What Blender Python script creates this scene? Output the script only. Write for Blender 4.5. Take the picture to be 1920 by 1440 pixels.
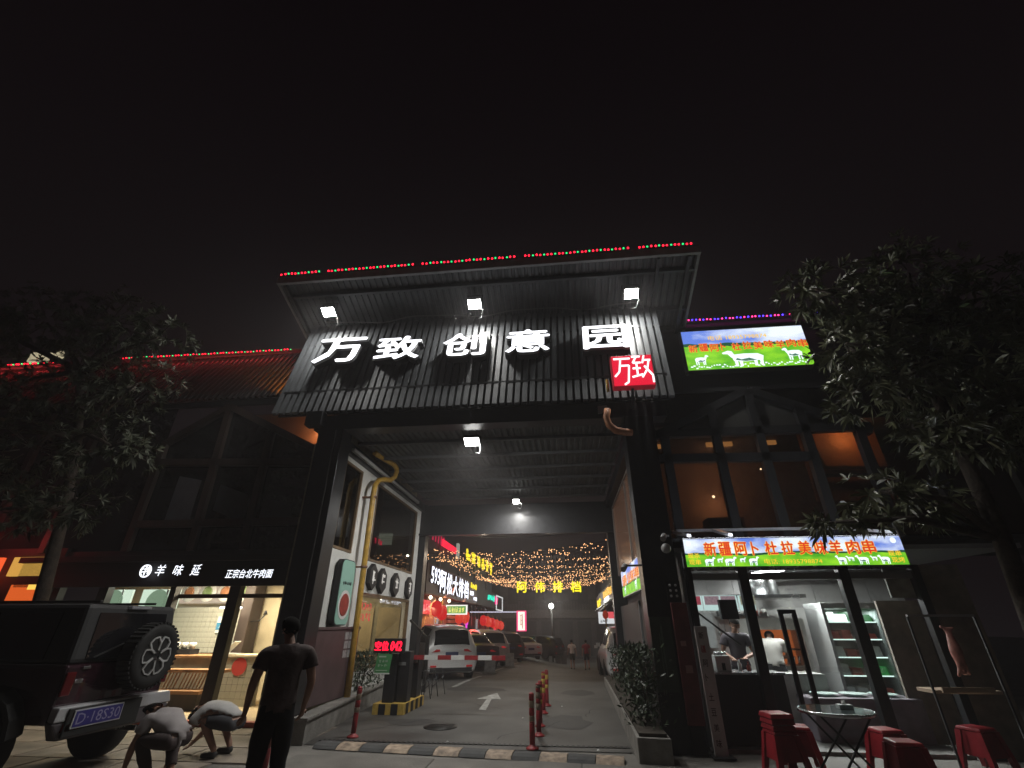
import bpy, bmesh, math, random
import numpy as np
from mathutils import Vector, Matrix, Euler
for o in list(bpy.data.objects): bpy.data.objects.remove(o)
S = bpy.context.scene; C = S.collection
R = math.radians; PI = math.pi
rnd = random.Random(7)
# ------------------------------------------------------------- camera, sky, exposure
cd = bpy.data.cameras.new('camera'); cam = bpy.data.objects.new('camera', cd); C.objects.link(cam)
cd.sensor_fit = 'HORIZONTAL'; cd.sensor_width = 36; cd.lens = 16.0; cd.clip_end = 500; cd.clip_start = 0.05
cam.location = (0, 0, 1.65); cam.rotation_euler = (R(90 + 27.8), 0, R(6.1)); S.camera = cam
W = bpy.data.worlds.new('World'); S.world = W; W.use_nodes = True
wn = W.node_tree; wn.nodes.clear()
wo = wn.nodes.new('ShaderNodeOutputWorld'); wb = wn.nodes.new('ShaderNodeBackground')
tc = wn.nodes.new('ShaderNodeTexCoord'); sx = wn.nodes.new('ShaderNodeSeparateXYZ'); cr = wn.nodes.new('ShaderNodeValToRGB')
wn.links.new(tc.outputs['Generated'], sx.inputs[0]); wn.links.new(sx.outputs['Z'], cr.inputs[0])
cr.color_ramp.elements[0].position = 0.0; cr.color_ramp.elements[0].color = (0.0052, 0.0036, 0.0042, 1)
cr.color_ramp.elements[1].position = 0.95; cr.color_ramp.elements[1].color = (0.0018, 0.0009, 0.0014, 1)
wn.links.new(cr.outputs[0], wb.inputs[0]); wb.inputs[1].default_value = 1.0
wn.links.new(wb.outputs[0], wo.inputs[0])
S.render.engine = 'CYCLES'
S.view_settings.view_transform = 'Standard'; S.view_settings.look = 'None'
S.view_settings.exposure = 0.2; S.view_settings.gamma = 1.0
S.cycles.use_denoising = True; S.cycles.max_bounces = 6; S.cycles.diffuse_bounces = 3; S.cycles.glossy_bounces = 3
S.cycles.transmission_bounces = 5; S.cycles.transparent_max_bounces = 8; S.cycles.volume_bounces = 0
S.cycles.sample_clamp_indirect = 4.0; S.cycles.caustics_reflective = False; S.cycles.caustics_refractive = False
# ------------------------------------------------------------- materials
MATS = {}
def mat(name, col=(.5, .5, .5), rough=.6, metal=0, emit=0, ecol=None, noise=0, nscale=6, bump=0, bscale=40, coat=0, alpha=1, trans=0, spec=.5, streak=0):
    if name in MATS: return MATS[name]
    m = bpy.data.materials.new(name); m.use_nodes = True; nt = m.node_tree; b = nt.nodes['Principled BSDF']
    b.inputs['Base Color'].default_value = (*col, 1); b.inputs['Roughness'].default_value = rough
    b.inputs['Metallic'].default_value = metal; b.inputs['Coat Weight'].default_value = coat
    b.inputs['Alpha'].default_value = alpha; b.inputs['Transmission Weight'].default_value = trans
    b.inputs['Specular IOR Level'].default_value = spec
    if emit:
        b.inputs['Emission Color'].default_value = (*(ecol or col), 1); b.inputs['Emission Strength'].default_value = emit
    if noise or bump:
        t = nt.nodes.new('ShaderNodeTexCoord'); n = nt.nodes.new('ShaderNodeTexNoise'); n.inputs['Scale'].default_value = nscale
        n.inputs['Detail'].default_value = 6
        src = t.outputs['Object']
        if streak:
            mp = nt.nodes.new('ShaderNodeMapping'); mp.inputs['Scale'].default_value = (1, 1, streak); nt.links.new(src, mp.inputs[0]); src = mp.outputs[0]
        nt.links.new(src, n.inputs['Vector'])
        if noise:
            r = nt.nodes.new('ShaderNodeValToRGB'); r.color_ramp.elements[0].position = .3; r.color_ramp.elements[1].position = .72
            r.color_ramp.elements[0].color = (*[c * (1 - noise) for c in col], 1); r.color_ramp.elements[1].color = (*[min(1, c * (1 + noise * .6)) for c in col], 1)
            nt.links.new(n.outputs[0], r.inputs[0]); nt.links.new(r.outputs[0], b.inputs['Base Color'])
            mr = nt.nodes.new('ShaderNodeMapRange'); mr.inputs[3].default_value = max(.02, rough - .12); mr.inputs[4].default_value = min(1, rough + .12)
            nt.links.new(n.outputs[0], mr.inputs[0]); nt.links.new(mr.outputs[0], b.inputs['Roughness'])
        if bump:
            n2 = nt.nodes.new('ShaderNodeTexNoise'); n2.inputs['Scale'].default_value = bscale; n2.inputs['Detail'].default_value = 4
            nt.links.new(t.outputs['Object'], n2.inputs['Vector'])
            bp = nt.nodes.new('ShaderNodeBump'); bp.inputs['Strength'].default_value = bump; bp.inputs['Distance'].default_value = .02
            nt.links.new(n2.outputs[0], bp.inputs['Height']); nt.links.new(bp.outputs[0], b.inputs['Normal'])
    MATS[name] = m; return m
def em(name, col, s): return mat(name, (.02, .02, .02), .5, emit=s, ecol=col)
ASPH = mat('asphalt', (.1, .097, .09), .6, noise=.6, nscale=.9, bump=.5, bscale=60)
CONC = mat('concrete', (.16, .15, .135), .75, noise=.35, nscale=1.1, bump=.4, bscale=45)
CONC2 = mat('kerb_concrete', (.25, .24, .22), .8, noise=.35, nscale=5, bump=.4)
SLAB = mat('paving_stone', (.2, .17, .14), .7, noise=.6, nscale=1.6, bump=.3)
BLK = mat('black_steel', (.018, .018, .02), .38, noise=.3, nscale=8)
BLKM = mat('matt_black', (.014, .014, .016), .6, noise=.3, nscale=4)
SLAT = mat('slat_paint', (.062, .066, .07), .42, noise=.3, nscale=9, streak=.2)
ROOFU = mat('roof_sheet', (.06, .064, .068), .5, noise=.3, nscale=5)
ROOFL = mat('roof_trim', (.2, .2, .2), .5, noise=.25, nscale=5)
CEIL = mat('ceiling_sheet', (.12, .125, .13), .75, noise=.3, nscale=3)
WHITE = mat('white_render', (.78, .78, .75), .7, noise=.12, nscale=3, bump=.15)
WHT = mat('white_paint', (.75, .75, .73), .5)
TRIM = mat('window_trim_brown', (.2, .13, .07), .6, noise=.3)
GLASSD = mat('dark_glass', (.012, .013, .013), .04, spec=.9)
PIPE = mat('yellow_pipe_paint', (.52, .31, .05), .45, noise=.25, nscale=10)
RUST = mat('maroon_sheet', (.095, .06, .062), .6, noise=.35, nscale=3)
WOODD = mat('dark_wood', (.045, .03, .024), .55, noise=.4, nscale=6, streak=.15)
WOOD = mat('warm_wood', (.38, .2, .09), .55, noise=.35, nscale=5, streak=.15)
CHROME = mat('brushed_steel', (.6, .61, .62), .25, metal=1, noise=.15)
RED = mat('red_plastic', (.27, .014, .022), .38, noise=.35, nscale=5)
REDP = mat('red_paint', (.36, .03, .035), .5, noise=.35, nscale=14)
YEL = mat('yellow_paint', (.62, .42, .09), .55, noise=.3, nscale=9)
CREAM = mat('cream_paint', (.34, .26, .19), .7, noise=.6, nscale=11)
RUB = mat('rubber', (.02, .02, .02), .8, noise=.3)
RUBG = mat('grey_rubber', (.06, .06, .06), .8, noise=.4, nscale=7)
LEAF = mat('leaf_green', (.12, .13, .07), .36, noise=.4, nscale=1.2)
LEAF2 = mat('leaf_hedge', (.04, .06, .03), .5, noise=.5, nscale=3)
BARK = mat('bark', (.06, .045, .035), .9, noise=.5, nscale=9, bump=.8, bscale=25)
# clear pane: mostly see-through with a reflection
def pane(name, tint=.93, rough=.02, refl=None):
    m = bpy.data.materials.new(name); m.use_nodes = True; nt = m.node_tree; nt.nodes.clear()
    o = nt.nodes.new('ShaderNodeOutputMaterial'); mx = nt.nodes.new('ShaderNodeMixShader'); tr = nt.nodes.new('ShaderNodeBsdfTransparent')
    g = nt.nodes.new('ShaderNodeBsdfGlossy'); g.inputs['Roughness'].default_value = rough
    lw_ = nt.nodes.new('ShaderNodeLayerWeight'); pw_ = nt.nodes.new('ShaderNodeMath'); pw_.operation = 'POWER'; pw_.inputs[1].default_value = 4.5; nt.links.new(lw_.outputs['Facing'], pw_.inputs[0])
    f = nt.nodes.new('ShaderNodeMath'); f.operation = 'MULTIPLY_ADD'; f.inputs[1].default_value = .75; f.inputs[2].default_value = .04; nt.links.new(pw_.outputs[0], f.inputs[0])
    tr.inputs[0].default_value = (tint, tint, tint * .99, 1); g.inputs[0].default_value = (.9, .9, .9, 1)
    nt.links.new(f.outputs[0], mx.inputs[0]); nt.links.new(tr.outputs[0], mx.inputs[1]); nt.links.new(g.outputs[0], mx.inputs[2]); nt.links.new(mx.outputs[0], o.inputs[0])
    MATS[name] = m; return m
PANE = pane('clear_glass'); PANED = pane('tinted_glass', .45)
# ------------------------------------------------------------- mesh builder
class MB:
    def __init__(s): s.v = []; s.f = []; s.m = []; s.sm = []
    def add(s, vs, fs, mi=0, M=None, smooth=False):
        n = len(s.v)
        for p in vs:
            p = Vector(p)
            s.v.append(M @ p if M is not None else p)
        for f in fs: s.f.append([i + n for i in f]); s.m.append(mi); s.sm.append(smooth)
        return s
    def box(s, x0, x1, y0, y1, z0, z1, mi=0, M=None, top=0):
        t = top
        vs = [(x0, y0, z0), (x1, y0, z0), (x1, y1, z0), (x0, y1, z0), (x0 + t, y0 + t, z1), (x1 - t, y0 + t, z1), (x1 - t, y1 - t, z1), (x0 + t, y1 - t, z1)]
        return s.add(vs, [(3, 2, 1, 0), (4, 5, 6, 7), (0, 1, 5, 4), (1, 2, 6, 5), (2, 3, 7, 6), (3, 0, 4, 7)], mi, M)
    def hexa(s, a, b, mi=0):   # two quads (4 pts each) joined
        vs = list(a) + list(b)
        return s.add(vs, [(3, 2, 1, 0), (4, 5, 6, 7), (0, 1, 5, 4), (1, 2, 6, 5), (2, 3, 7, 6), (3, 0, 4, 7)], mi)
    def bar(s, p, q, w, h=None, mi=0, up=(0, 0, 1)):   # square bar from p to q
        p = Vector(p); q = Vector(q); h = h or w; d = (q - p).normalized(); u = Vector(up)
        if abs(d.dot(u)) > .98: u = Vector((0, 1, 0))
        a = d.cross(u).normalized() * w / 2; b = a.cross(d).normalized() * h / 2
        return s.hexa([p - a - b, p + a - b, p + a + b, p - a + b], [q - a - b, q + a - b, q + a + b, q - a + b], mi)
    def tube(s, pts, r, n=8, mi=0, cap=True, rs=None):
        pts = [Vector(p) for p in pts]; base = len(s.v); prev = None
        for i, p in enumerate(pts):
            d = (pts[min(i + 1, len(pts) - 1)] - pts[max(i - 1, 0)]).normalized()
            if prev is None:
                u = Vector((0, 0, 1)) if abs(d.z) < .9 else Vector((1, 0, 0)); a = d.cross(u).normalized()
            else: a = (prev - d * prev.dot(d)).normalized()
            prev = a; b = d.cross(a); rr = rs[i] if rs else r
            for k in range(n): s.v.append(p + (a * math.cos(2 * PI * k / n) + b * math.sin(2 * PI * k / n)) * rr)
        for i in range(len(pts) - 1):
            for k in range(n):
                s.f.append([base + i * n + k, base + i * n + (k + 1) % n, base + (i + 1) * n + (k + 1) % n, base + (i + 1) * n + k]); s.m.append(mi); s.sm.append(True)
        if cap:
            s.f.append([base + k for k in range(n)][::-1]); s.m.append(mi); s.sm.append(False)
            s.f.append([base + (len(pts) - 1) * n + k for k in range(n)]); s.m.append(mi); s.sm.append(False)
        return s
    def lathe(s, prof, c=(0, 0, 0), n=16, mi=0, M=None, axis='z'):
        c = Vector(c); base = len(s.v)
        for (r, z) in prof:
            for k in range(n):
                a = 2 * PI * k / n; x, y = r * math.cos(a), r * math.sin(a)
                p = Vector((x, y, z)) if axis == 'z' else (Vector((z, x, y)) if axis == 'x' else Vector((x, z, y)))
                s.v.append((M @ p if M else p) + c)
        for i in range(len(prof) - 1):
            for k in range(n):
                f = [base + i * n + k, base + i * n + (k + 1) % n, base + (i + 1) * n + (k + 1) % n, base + (i + 1) * n + k]
                s.f.append(f if axis != 'y' else f[::-1]); s.m.append(mi); s.sm.append(True)
        for e in (0, len(prof) - 1):
            if prof[e][0] > 1e-4:
                f = [base + e * n + k for k in range(n)]; s.f.append(f[::-1] if e == 0 else f); s.m.append(mi); s.sm.append(False)
        return s
    def ell(s, c, r, n=10, m=6, mi=0, M=None):
        r = (r, r, r) if not hasattr(r, '__len__') else r
        vs = []; fs = []
        for i in range(m + 1):
            t = PI * i / m
            for k in range(n):
                a = 2 * PI * k / n; p = Vector((r[0] * math.sin(t) * math.cos(a), r[1] * math.sin(t) * math.sin(a), r[2] * math.cos(t)))
                vs.append((M @ p if M else p) + Vector(c))
        for i in range(m):
            for k in range(n): fs.append((i * n + k, (i + 1) * n + k, (i + 1) * n + (k + 1) % n, i * n + (k + 1) % n))
        return s.add(vs, fs, mi, None, True)
    def quad(s, *p, mi=0): return s.add(p, [tuple(range(len(p)))], mi)
    def build(s, name, mats, parent=None, local=False, bevel=0, kind=None, label=None):
        me = bpy.data.meshes.new(name); off = Vector((0, 0, 0))
        if parent is not None and not local:
            q = parent
            while q is not None: off += q.location; q = q.parent
        me.from_pydata([tuple(p - off) for p in s.v], [], s.f)
        if not isinstance(mats, (list, tuple)): mats = [mats]
        for m in mats: me.materials.append(m)
        me.polygons.foreach_set('material_index', s.m); me.polygons.foreach_set('use_smooth', s.sm)
        me.update()
        o = bpy.data.objects.new(name, me); C.objects.link(o)
        if parent is not None: o.parent = parent
        if bevel:
            b = o.modifiers.new('bevel', 'BEVEL'); b.width = bevel; b.segments = 2; b.limit_method = 'ANGLE'; b.angle_limit = R(40)
        if kind: o['kind'] = kind
        if label: o['label'] = label
        return o
def thing(name, label, cat, loc=(0, 0, 0), group=None, rz=0):
    o = bpy.data.objects.new(name, None); C.objects.link(o); o.location = loc; o.rotation_euler = (0, 0, rz); o.empty_display_size = .1
    o['label'] = label; o['category'] = cat
    if group: o['group'] = group
    return o
def tag(o, label, cat, group=None):
    o['label'] = label; o['category'] = cat
    if group: o['group'] = group
    return o
def dup(root, loc, rz=None, label=None, group=None):
    r = root.copy(); C.objects.link(r); r.location = loc
    if rz is not None: r.rotation_euler = (0, 0, rz)
    if label: r['label'] = label
    if group: r['group'] = group
    for ch in list(root.children):
        c = ch.copy(); C.objects.link(c); c.parent = r
        for g in list(ch.children):
            d = g.copy(); C.objects.link(d); d.parent = c
    return r
def copy_of(o, loc_delta, parent):
    c = o.copy(); C.objects.link(c); c.parent = parent; c.location = o.location + Vector(loc_delta)
    return c
# ------------------------------------------------------------- lettering
_tc = {}
def glyph_mesh(body, bold=.0, extrude=0, shear=0):
    key = (body, bold, extrude, shear)
    if key in _tc: return _tc[key]
    c = bpy.data.curves.new('t', 'FONT'); c.body = body; c.size = 1; c.extrude = extrude; c.offset = bold; c.shear = shear; c.resolution_u = 2
    o = bpy.data.objects.new('t', c); C.objects.link(o); bpy.context.view_layer.update()
    me = bpy.data.meshes.new_from_object(o.evaluated_get(bpy.context.evaluated_depsgraph_get()))
    vs = [v.co.copy() for v in me.vertices]; fs = [list(p.vertices) for p in me.polygons]; nz = [p.normal.z for p in me.polygons]
    bpy.data.objects.remove(o); bpy.data.curves.remove(c); bpy.data.meshes.remove(me)
    _tc[key] = (vs, fs, nz); return _tc[key]
def text(body, name, mats, parent, org, U, V, w, h, depth=.01, bold=.012, fitw=True, kind=None, label=None, shear=0, local=False):
    """letters between org and org + U*w + V*h; mats = face material or [face, side]"""
    U = Vector(U).normalized(); V = Vector(V).normalized(); N = U.cross(V)
    flat = depth < .0035; vs, fs, nz = glyph_mesh(body, 0, 0 if flat else .5, shear)
    x0 = min(v.x for v in vs); x1 = max(v.x for v in vs); y0 = min(v.y for v in vs); y1 = max(v.y for v in vs)
    sy = h / (y1 - y0); sxx = w / (x1 - x0) if fitw else sy
    b = MB(); org = Vector(org)
    sh = [(0, 0)] if bold < .006 else [(0, 0), (-bold, 0), (bold, 0), (0, -bold * .9), (0, bold * .9)]; b.v = []; b.f = []; b.m = []
    for q, (dx, dy) in enumerate(sh):     # weight built up from slightly shifted copies, each a hair deeper than the last
        n0 = len(b.v); b.v += [org + U * (v.x - x0 + dx) * sxx + V * (v.y - y0 + dy) * sy + N * ((v.z + .5) * depth - q * .0004) for v in vs]
        b.f += [[i + n0 for i in f] for f in fs]; b.m += [0 if (z > .5 or flat) else 1 for z in nz]
    b.sm = [False] * len(b.f)
    if not isinstance(mats, (list, tuple)): mats = [mats, mats]
    return b.build(name, mats, parent, kind=kind, label=label, local=local)
def struct(b, name, m, **k):
    o = b.build(name, m, **k); o['kind'] = 'structure'; return o
def gz(x, y):   # street level: falls away from the gate, a little more on the right
    t = min(1, max(0, (x + 4) / 4)); s = .028 + .022 * t * t * (3 - 2 * t)
    return -s * max(0, min(y, 48) - 17)
def lamp(name, kind, loc, power, col=(1, 1, 1), size=.3, parent=None, rot=None, spot=None, sy=None):
    l = bpy.data.lights.new(name, kind); l.energy = power; l.color = col
    if kind == 'AREA':
        l.size = size
        if sy: l.shape = 'RECTANGLE'; l.size_y = sy
    elif kind in ('POINT', 'SPOT'): l.shadow_soft_size = size
    if spot: l.spot_size = R(spot); l.spot_blend = .6
    o = bpy.data.objects.new(name, l); C.objects.link(o); o.location = loc
    if rot: o.rotation_euler = rot
    return o
def aim(o, target): o.rotation_euler = (Vector(target) - o.location).to_track_quat('-Z', 'Y').to_euler()

def scrib(name, m, parent, org, U, V, w, h, n, seed, depth=.006, th=.12):
    """n illegible characters: little clusters of strokes, for lettering too blurred to read"""
    rr = random.Random(seed); U = Vector(U).normalized(); V = Vector(V).normalized(); N = U.cross(V); org = Vector(org); cw = w / n; out = None
    def rect(u0, u1, v0, v1): b.hexa([org + U * u0 + V * v0, org + U * u1 + V * v0, org + U * u1 + V * v1, org + U * u0 + V * v1], [org + U * u0 + V * v0 + N * depth, org + U * u1 + V * v0 + N * depth, org + U * u1 + V * v1 + N * depth, org + U * u0 + V * v1 + N * depth])
    for k in range(n):
        b = MB(); a = k * cw + cw * .06; e = cw * .86; t = th * min(e, h)
        for j in range(rr.choice((3, 4))):
            v = h * (.05 + .9 * rr.random() * .9); u0 = rr.uniform(0, .3) * e; rect(a + u0, a + rr.uniform(.65, 1) * e, v, v + t)
        for j in range(rr.choice((2, 3))):
            u = rr.uniform(.05, .9) * e; v0 = rr.uniform(0, .35) * h; rect(a + u, a + u + t, v0, rr.uniform(.7, 1) * h)
        out = b.build(name, m, parent)
    return out
# ============================================================= SETTING: ground
g = MB(); xs = [-120, -60, -30, -16, -9, -7, -5, -4, -3, -2, -1, 0, 1, 2, 4, 8, 16, 30, 60, 120]; ys = [-40, -10, 0, 5, 9, 13, 17, 20, 23, 26, 29, 32, 36, 40, 44, 48, 60, 90, 160]
for y in ys:
    for x in xs: g.v.append(Vector((x, y, gz(x, y))))
nx = len(xs)
for j in range(len(ys) - 1):
    for i in range(nx - 1): g.f.append([j * nx + i, j * nx + i + 1, (j + 1) * nx + i + 1, (j + 1) * nx + i]); g.m.append(0); g.sm.append(True)
struct(g, 'ground', CONC)
def sheet(name, m, path, dz):    # path: list of (y, x0, x1)
    b = MB(); n = 9
    for (y, a, c) in path:
        for k in range(n):
            x = a + (c - a) * k / (n - 1); b.v.append(Vector((x, y, gz(x, y) + dz)))
    for j in range(len(path) - 1):
        for k in range(n - 1): b.f.append([j * n + k, j * n + k + 1, (j + 1) * n + k + 1, (j + 1) * n + k]); b.m.append(0); b.sm.append(True)
    return struct(b, name, m)
sheet('road', ASPH, [(8.4, -4.12, .85), (9, -4.18, .87), (13, -4.6, .98), (17, -4.6, 1.1), (18, -6.8, 2.4)] + [(y, -6.8, 2.4) for y in (20, 23, 26, 29, 32, 36, 40, 44, 48, 53)], .012)
# painted marks
mk = MB(); PAINT = mat('road_paint', (.42, .42, .4), .7, noise=.5, nscale=9)
mk.add([(-1.98, 11.8, .02), (-1.82, 11.74, .02), (-1.93, 13.34, .02), (-2.05, 13.34, .02)], [(0, 1, 2, 3)]); mk.add([(-2.3, 13.35, .02), (-1.7, 13.35, .02), (-1.95, 14.5, .02)], [(0, 1, 2)])
struct(mk, 'road_arrow', PAINT)
mk = MB()
for (x0, y0, x1, y1) in ((-3.38, 15.6, -3.28, 19.8), (-3.28, 22.4, -3.2, 26), (-3.2, 28.5, -3.1, 33), (-3.3, 21.2, -6.0, 24.6), (-3.2, 27.2, -6, 30.6)):
    n = 4
    for k in range(n):
        a = k / n; c = (k + 1) / n; X = lambda t: x0 + (x1 - x0) * t; Y = lambda t: y0 + (y1 - y0) * t
        ox = .07 if abs(x1 - x0) < .5 else .05; oy = 0 if abs(x1 - x0) < .5 else .06
        q = [(X(a) - ox, Y(a) - oy), (X(a) + ox, Y(a) + oy), (X(c) + ox, Y(c) + oy), (X(c) - ox, Y(c) - oy)]
        mk.add([(x, y, gz(x, y) + .024) for x, y in q], [(0, 1, 2, 3)])
struct(mk, 'bay_lines', PAINT)
# forecourt slabs left, in front of the noodle shop
pv = bpy.data.objects.new('forecourt_paving', None); C.objects.link(pv); pv['kind'] = 'structure'
proto = []
for k in range(4):
    b = MB(); b.box(-.595, .595, -.395, .395, 0, .02 + .001 * k, top=.006); proto.append(b)
meshes = [p.build('paving_slab', SLAB, pv, local=True) for p in proto]
used = [False] * 4
for j in range(7):
    for i in range(6):
        x = -9.6 + i * 1.21 + (.6 if j % 2 else 0); y = 4.4 + j * .81; k = (i * 3 + j * 5) % 4
        if x > -4.35 - (.0 if y < 8 else .35): continue
        o = meshes[k] if not used[k] else meshes[k].copy()
        if used[k]: C.objects.link(o); o.parent = pv
        used[k] = True; o.location = (x, y, 0); o.rotation_euler = (R(rnd.uniform(-.12, .12)), R(rnd.uniform(-.12, .12)), 0)
# big slabs of the drive in front of the hump
pv2 = bpy.data.objects.new('driveway_paving', None); C.objects.link(pv2); pv2['kind'] = 'structure'
b = MB(); b.box(-.995, .995, -.745, .745, 0, .014, top=.004); m0 = b.build('paving_slab', mat('drive_slab', (.15, .14, .125), .72, noise=.4, nscale=1.7, bump=.4), pv2, local=True)
first = True
for j in range(3):
    for i in range(5):
        o = m0 if first else m0.copy()
        if not first: C.objects.link(o); o.parent = pv2
        first = False; o.location = (-2.9 + i * 2.0 + (.4 if j % 2 else 0), 7.05 - j * 1.5, 0)
# repairs and cracks in the drive
pm2 = mat('tar_patch', (.055, .054, .052), .65, noise=.4, nscale=5, bump=.4); b = MB()
for (cx, cy, rx_, ry_, sd) in ((-3.0, 10.3, .5, .35, 1), (-.1, 10.6, .45, .8, 2), (-2.6, 15.2, .9, .5, 3), (.2, 14.8, .5, .6, 4)):
    rr = random.Random(sd); n = 14; b.add([(cx + rx_ * math.cos(2 * PI * k / n) * rr.uniform(.75, 1.15), cy + ry_ * math.sin(2 * PI * k / n) * rr.uniform(.75, 1.15), .0165) for k in range(n)], [tuple(range(n))])
struct(b, 'tar_patch', pm2); b = MB()
for (x, y, a, sd) in ((-3.9, 9.3, .25, 5), (-1.2, 9.0, 1.2, 6), (-2.8, 12.6, .6, 7), (.3, 11.2, 2.0, 8), (-1.6, 13.9, .1, 9)):
    rr = random.Random(sd); p = Vector((x, y, .0185))
    for k in range(16):
        a += rr.uniform(-.5, .5); q = p + Vector((math.cos(a), math.sin(a), 0)) * rr.uniform(.08, .16); w_ = Vector((-math.sin(a), math.cos(a), 0)) * .006; b.add([p - w_, q - w_, q + w_, p + w_], [(0, 1, 2, 3)]); p = q
struct(b, 'road_crack', mat('crack_dark', (.02, .02, .02), .9))
# speed hump of rubber segments
sh = thing('speed_hump', 'low speed hump of alternating black and cream rubber segments across the entrance', 'speed bump', (-1.6, 8.15, 0))
n = 12; A = Vector((-3.85, 8.34, 0)); B = Vector((.68, 7.86, 0)); d = (B - A) / n; w = Vector((0.02, .19, 0))
for k in range(n):
    p = A + d * k + d.normalized() * .006; q = A + d * (k + 1) - d.normalized() * .006; b = MB()
    up = Vector((0, 0, .055)); t = .35
    vs = []
    for e in (p, q): vs += [e - w, e - w * .75 + up * .6, e - w * t + up, e + w * t + up, e + w * .75 + up * .6, e + w]
    for v in vs: v.z += .012
    b.add(vs, [(i, i + 1, i + 7, i + 6) for i in range(5)] + [(5, 4, 3, 2, 1, 0), (6, 7, 8, 9, 10, 11)])
    b.v = [Vector((v.x, v.y, v.z)) for v in b.v]
    b.build('hump_segment', CREAM if k % 2 else RUBG, sh)
# low walls beside the drive
b = MB(); b.hexa([(-4.12, 8.35, .0), (-4.32, 8.35, .0), (-4.85, 13.3, .0), (-4.62, 13.3, .0)], [(-4.12, 8.35, .3), (-4.32, 8.35, .3), (-4.85, 13.3, .32), (-4.62, 13.3, .32)])
b2 = MB(); b2.hexa([(-4.09, 8.32, .301), (-4.36, 8.32, .301), (-4.88, 13.32, .321), (-4.59, 13.32, .321)], [(-4.09, 8.32, .35), (-4.36, 8.32, .35), (-4.88, 13.32, .37), (-4.59, 13.32, .37)])
lw = thing('low_wall', 'low grey concrete wall along the left side of the drive', 'wall', (-4.3, 8.4, 0)); b.build('wall_body', CONC2, lw); b2.build('coping', CONC2, lw, bevel=.01)
rw = thing('planter', 'long concrete planter kerb along the right side of the drive', 'planter', (1, 8, 0))
b = MB(); b.hexa([(.86, 7.78, 0), (1.3, 7.72, 0), (1.6, 17, 0), (1.06, 17, 0)], [(.86, 7.78, .3), (1.3, 7.72, .3), (1.6, 17, .2), (1.06, 17, .2)]); b.build('planter_wall', CONC2, rw, bevel=.012)
b = MB(); b.hexa([(.9, 7.82, .301), (1.26, 7.78, .301), (1.55, 16.9, .21), (1.1, 16.9, .21)], [(.9, 7.82, .34), (1.26, 7.78, .34), (1.55, 16.9, .24), (1.1, 16.9, .24)]); b.build('soil', mat('soil', (.05, .04, .03), .9, noise=.4, nscale=20), rw)
# ============================================================= ENTRANCE GATE
G = thing('entrance_gate', 'wide black steel entrance gate with slatted sign wall and tilted roof over the drive', 'gate', (-1.6, 8.6, 0))
b = MB(); b.box(-4.94, -4.41, 8.36, 8.8, 0, 5.25); b.build('column', BLK, G, bevel=.008)
b = MB(); b.box(1.3, 1.86, 8.36, 8.8, .0, 5.25); b.build('column', BLK, G, bevel=.008)
b = MB(); b.box(-4.9, -4.5, 15.25, 15.65, 0, 5.25); b.build('column', BLK, G, bevel=.008)
b = MB(); b.box(1.42, 1.82, 15.25, 15.65, 0, 5.25); b.build('column', BLK, G, bevel=.008)
b = MB(); b.box(-5.1, 2.15, 8.42, 8.78, 5.252, 5.58); b.build('front_beam', BLK, G, bevel=.01)
b = MB(); b.box(-5.2, -4.85, 8.2, 8.415, 5.28, 5.6); b.build('corbel', BLK, G, bevel=.01)
b = MB(); b.box(-4.88, 1.8, 15.2, 15.36, 4.22, 5.2); b.box(-4.88, 1.8, 15.12, 15.195, 4.22, 4.28); b.build('rear_beam', BLK, G)
b = MB(); b.box(-4.85, -4.6, 8.85, 15.18, 5.0, 5.25); b.build('side_beam', BLK, G)
b = MB(); b.box(1.45, 1.75, 8.85, 15.18, 5.0, 5.25); b.build('side_beam', BLK, G)
b = MB(); b.box(-4.59, -4.52, 9.25, 14.3, 5.06, 5.13); b.build('edge_trim', mat('pale_trim', (.5, .5, .5), .4), G)
# ribbed soffit over the drive
b = MB(); zz = []; x = -4.58
while x < 1.44:
    b.add([(x, 8.8, 5.4), (x + .05, 8.8, 5.4), (x + .07, 8.8, 5.36), (x + .12, 8.8, 5.36), (x + .14, 8.8, 5.4), (x, 15.18, 5.4), (x + .05, 15.18, 5.4), (x + .07, 15.18, 5.36), (x + .12, 15.18, 5.36), (x + .14, 15.18, 5.4)], [(i, i + 1, i + 6, i + 5) for i in range(4)])
    x += .14
b.build('soffit_sheet', CEIL, G, kind='stuff')
pm = None
for k in range(6):
    y = 9.5 + k * 1.05
    if pm is None:
        b = MB(); b.box(-4.59, 1.44, y, y + .07, 5.29, 5.355); pm = b.build('purlin', CEIL, G)
    else: copy_of(pm, (0, 1.05 * k, 0), G)
# slat wall, leaning back
p0 = Vector((-5.98, 8.3, 5.6)); p1 = Vector((2.27, 8.3, 5.6)); q0 = Vector((-5.9, 8.88, 8.22)); q1 = Vector((2.37, 8.88, 8.22))
b = MB(); dy = Vector((0, .12, 0)); b.hexa([p0 + dy, p1 + dy, q1 + dy, q0 + dy], [p0 + dy * 1.4, p1 + dy * 1.4, q1 + dy * 1.4, q0 + dy * 1.4]); b.build('backing_panel', BLKM, G)
NS = 55; b = MB(); pp = p0; b.bar(pp, q0, .085, .1, up=(1, 0, 0)); b.v = [v for v in b.v]
sl0 = b.build('slat', SLAT, G)
for k in range(1, NS):
    t = k / (NS - 1); o = copy_of(sl0, (p1 - p0) * t + Vector((0, rnd.uniform(-.006, .006), rnd.uniform(-.008, .008))), G); o.rotation_euler.z = R(rnd.uniform(-1.2, 1.2)) * 0
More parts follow.
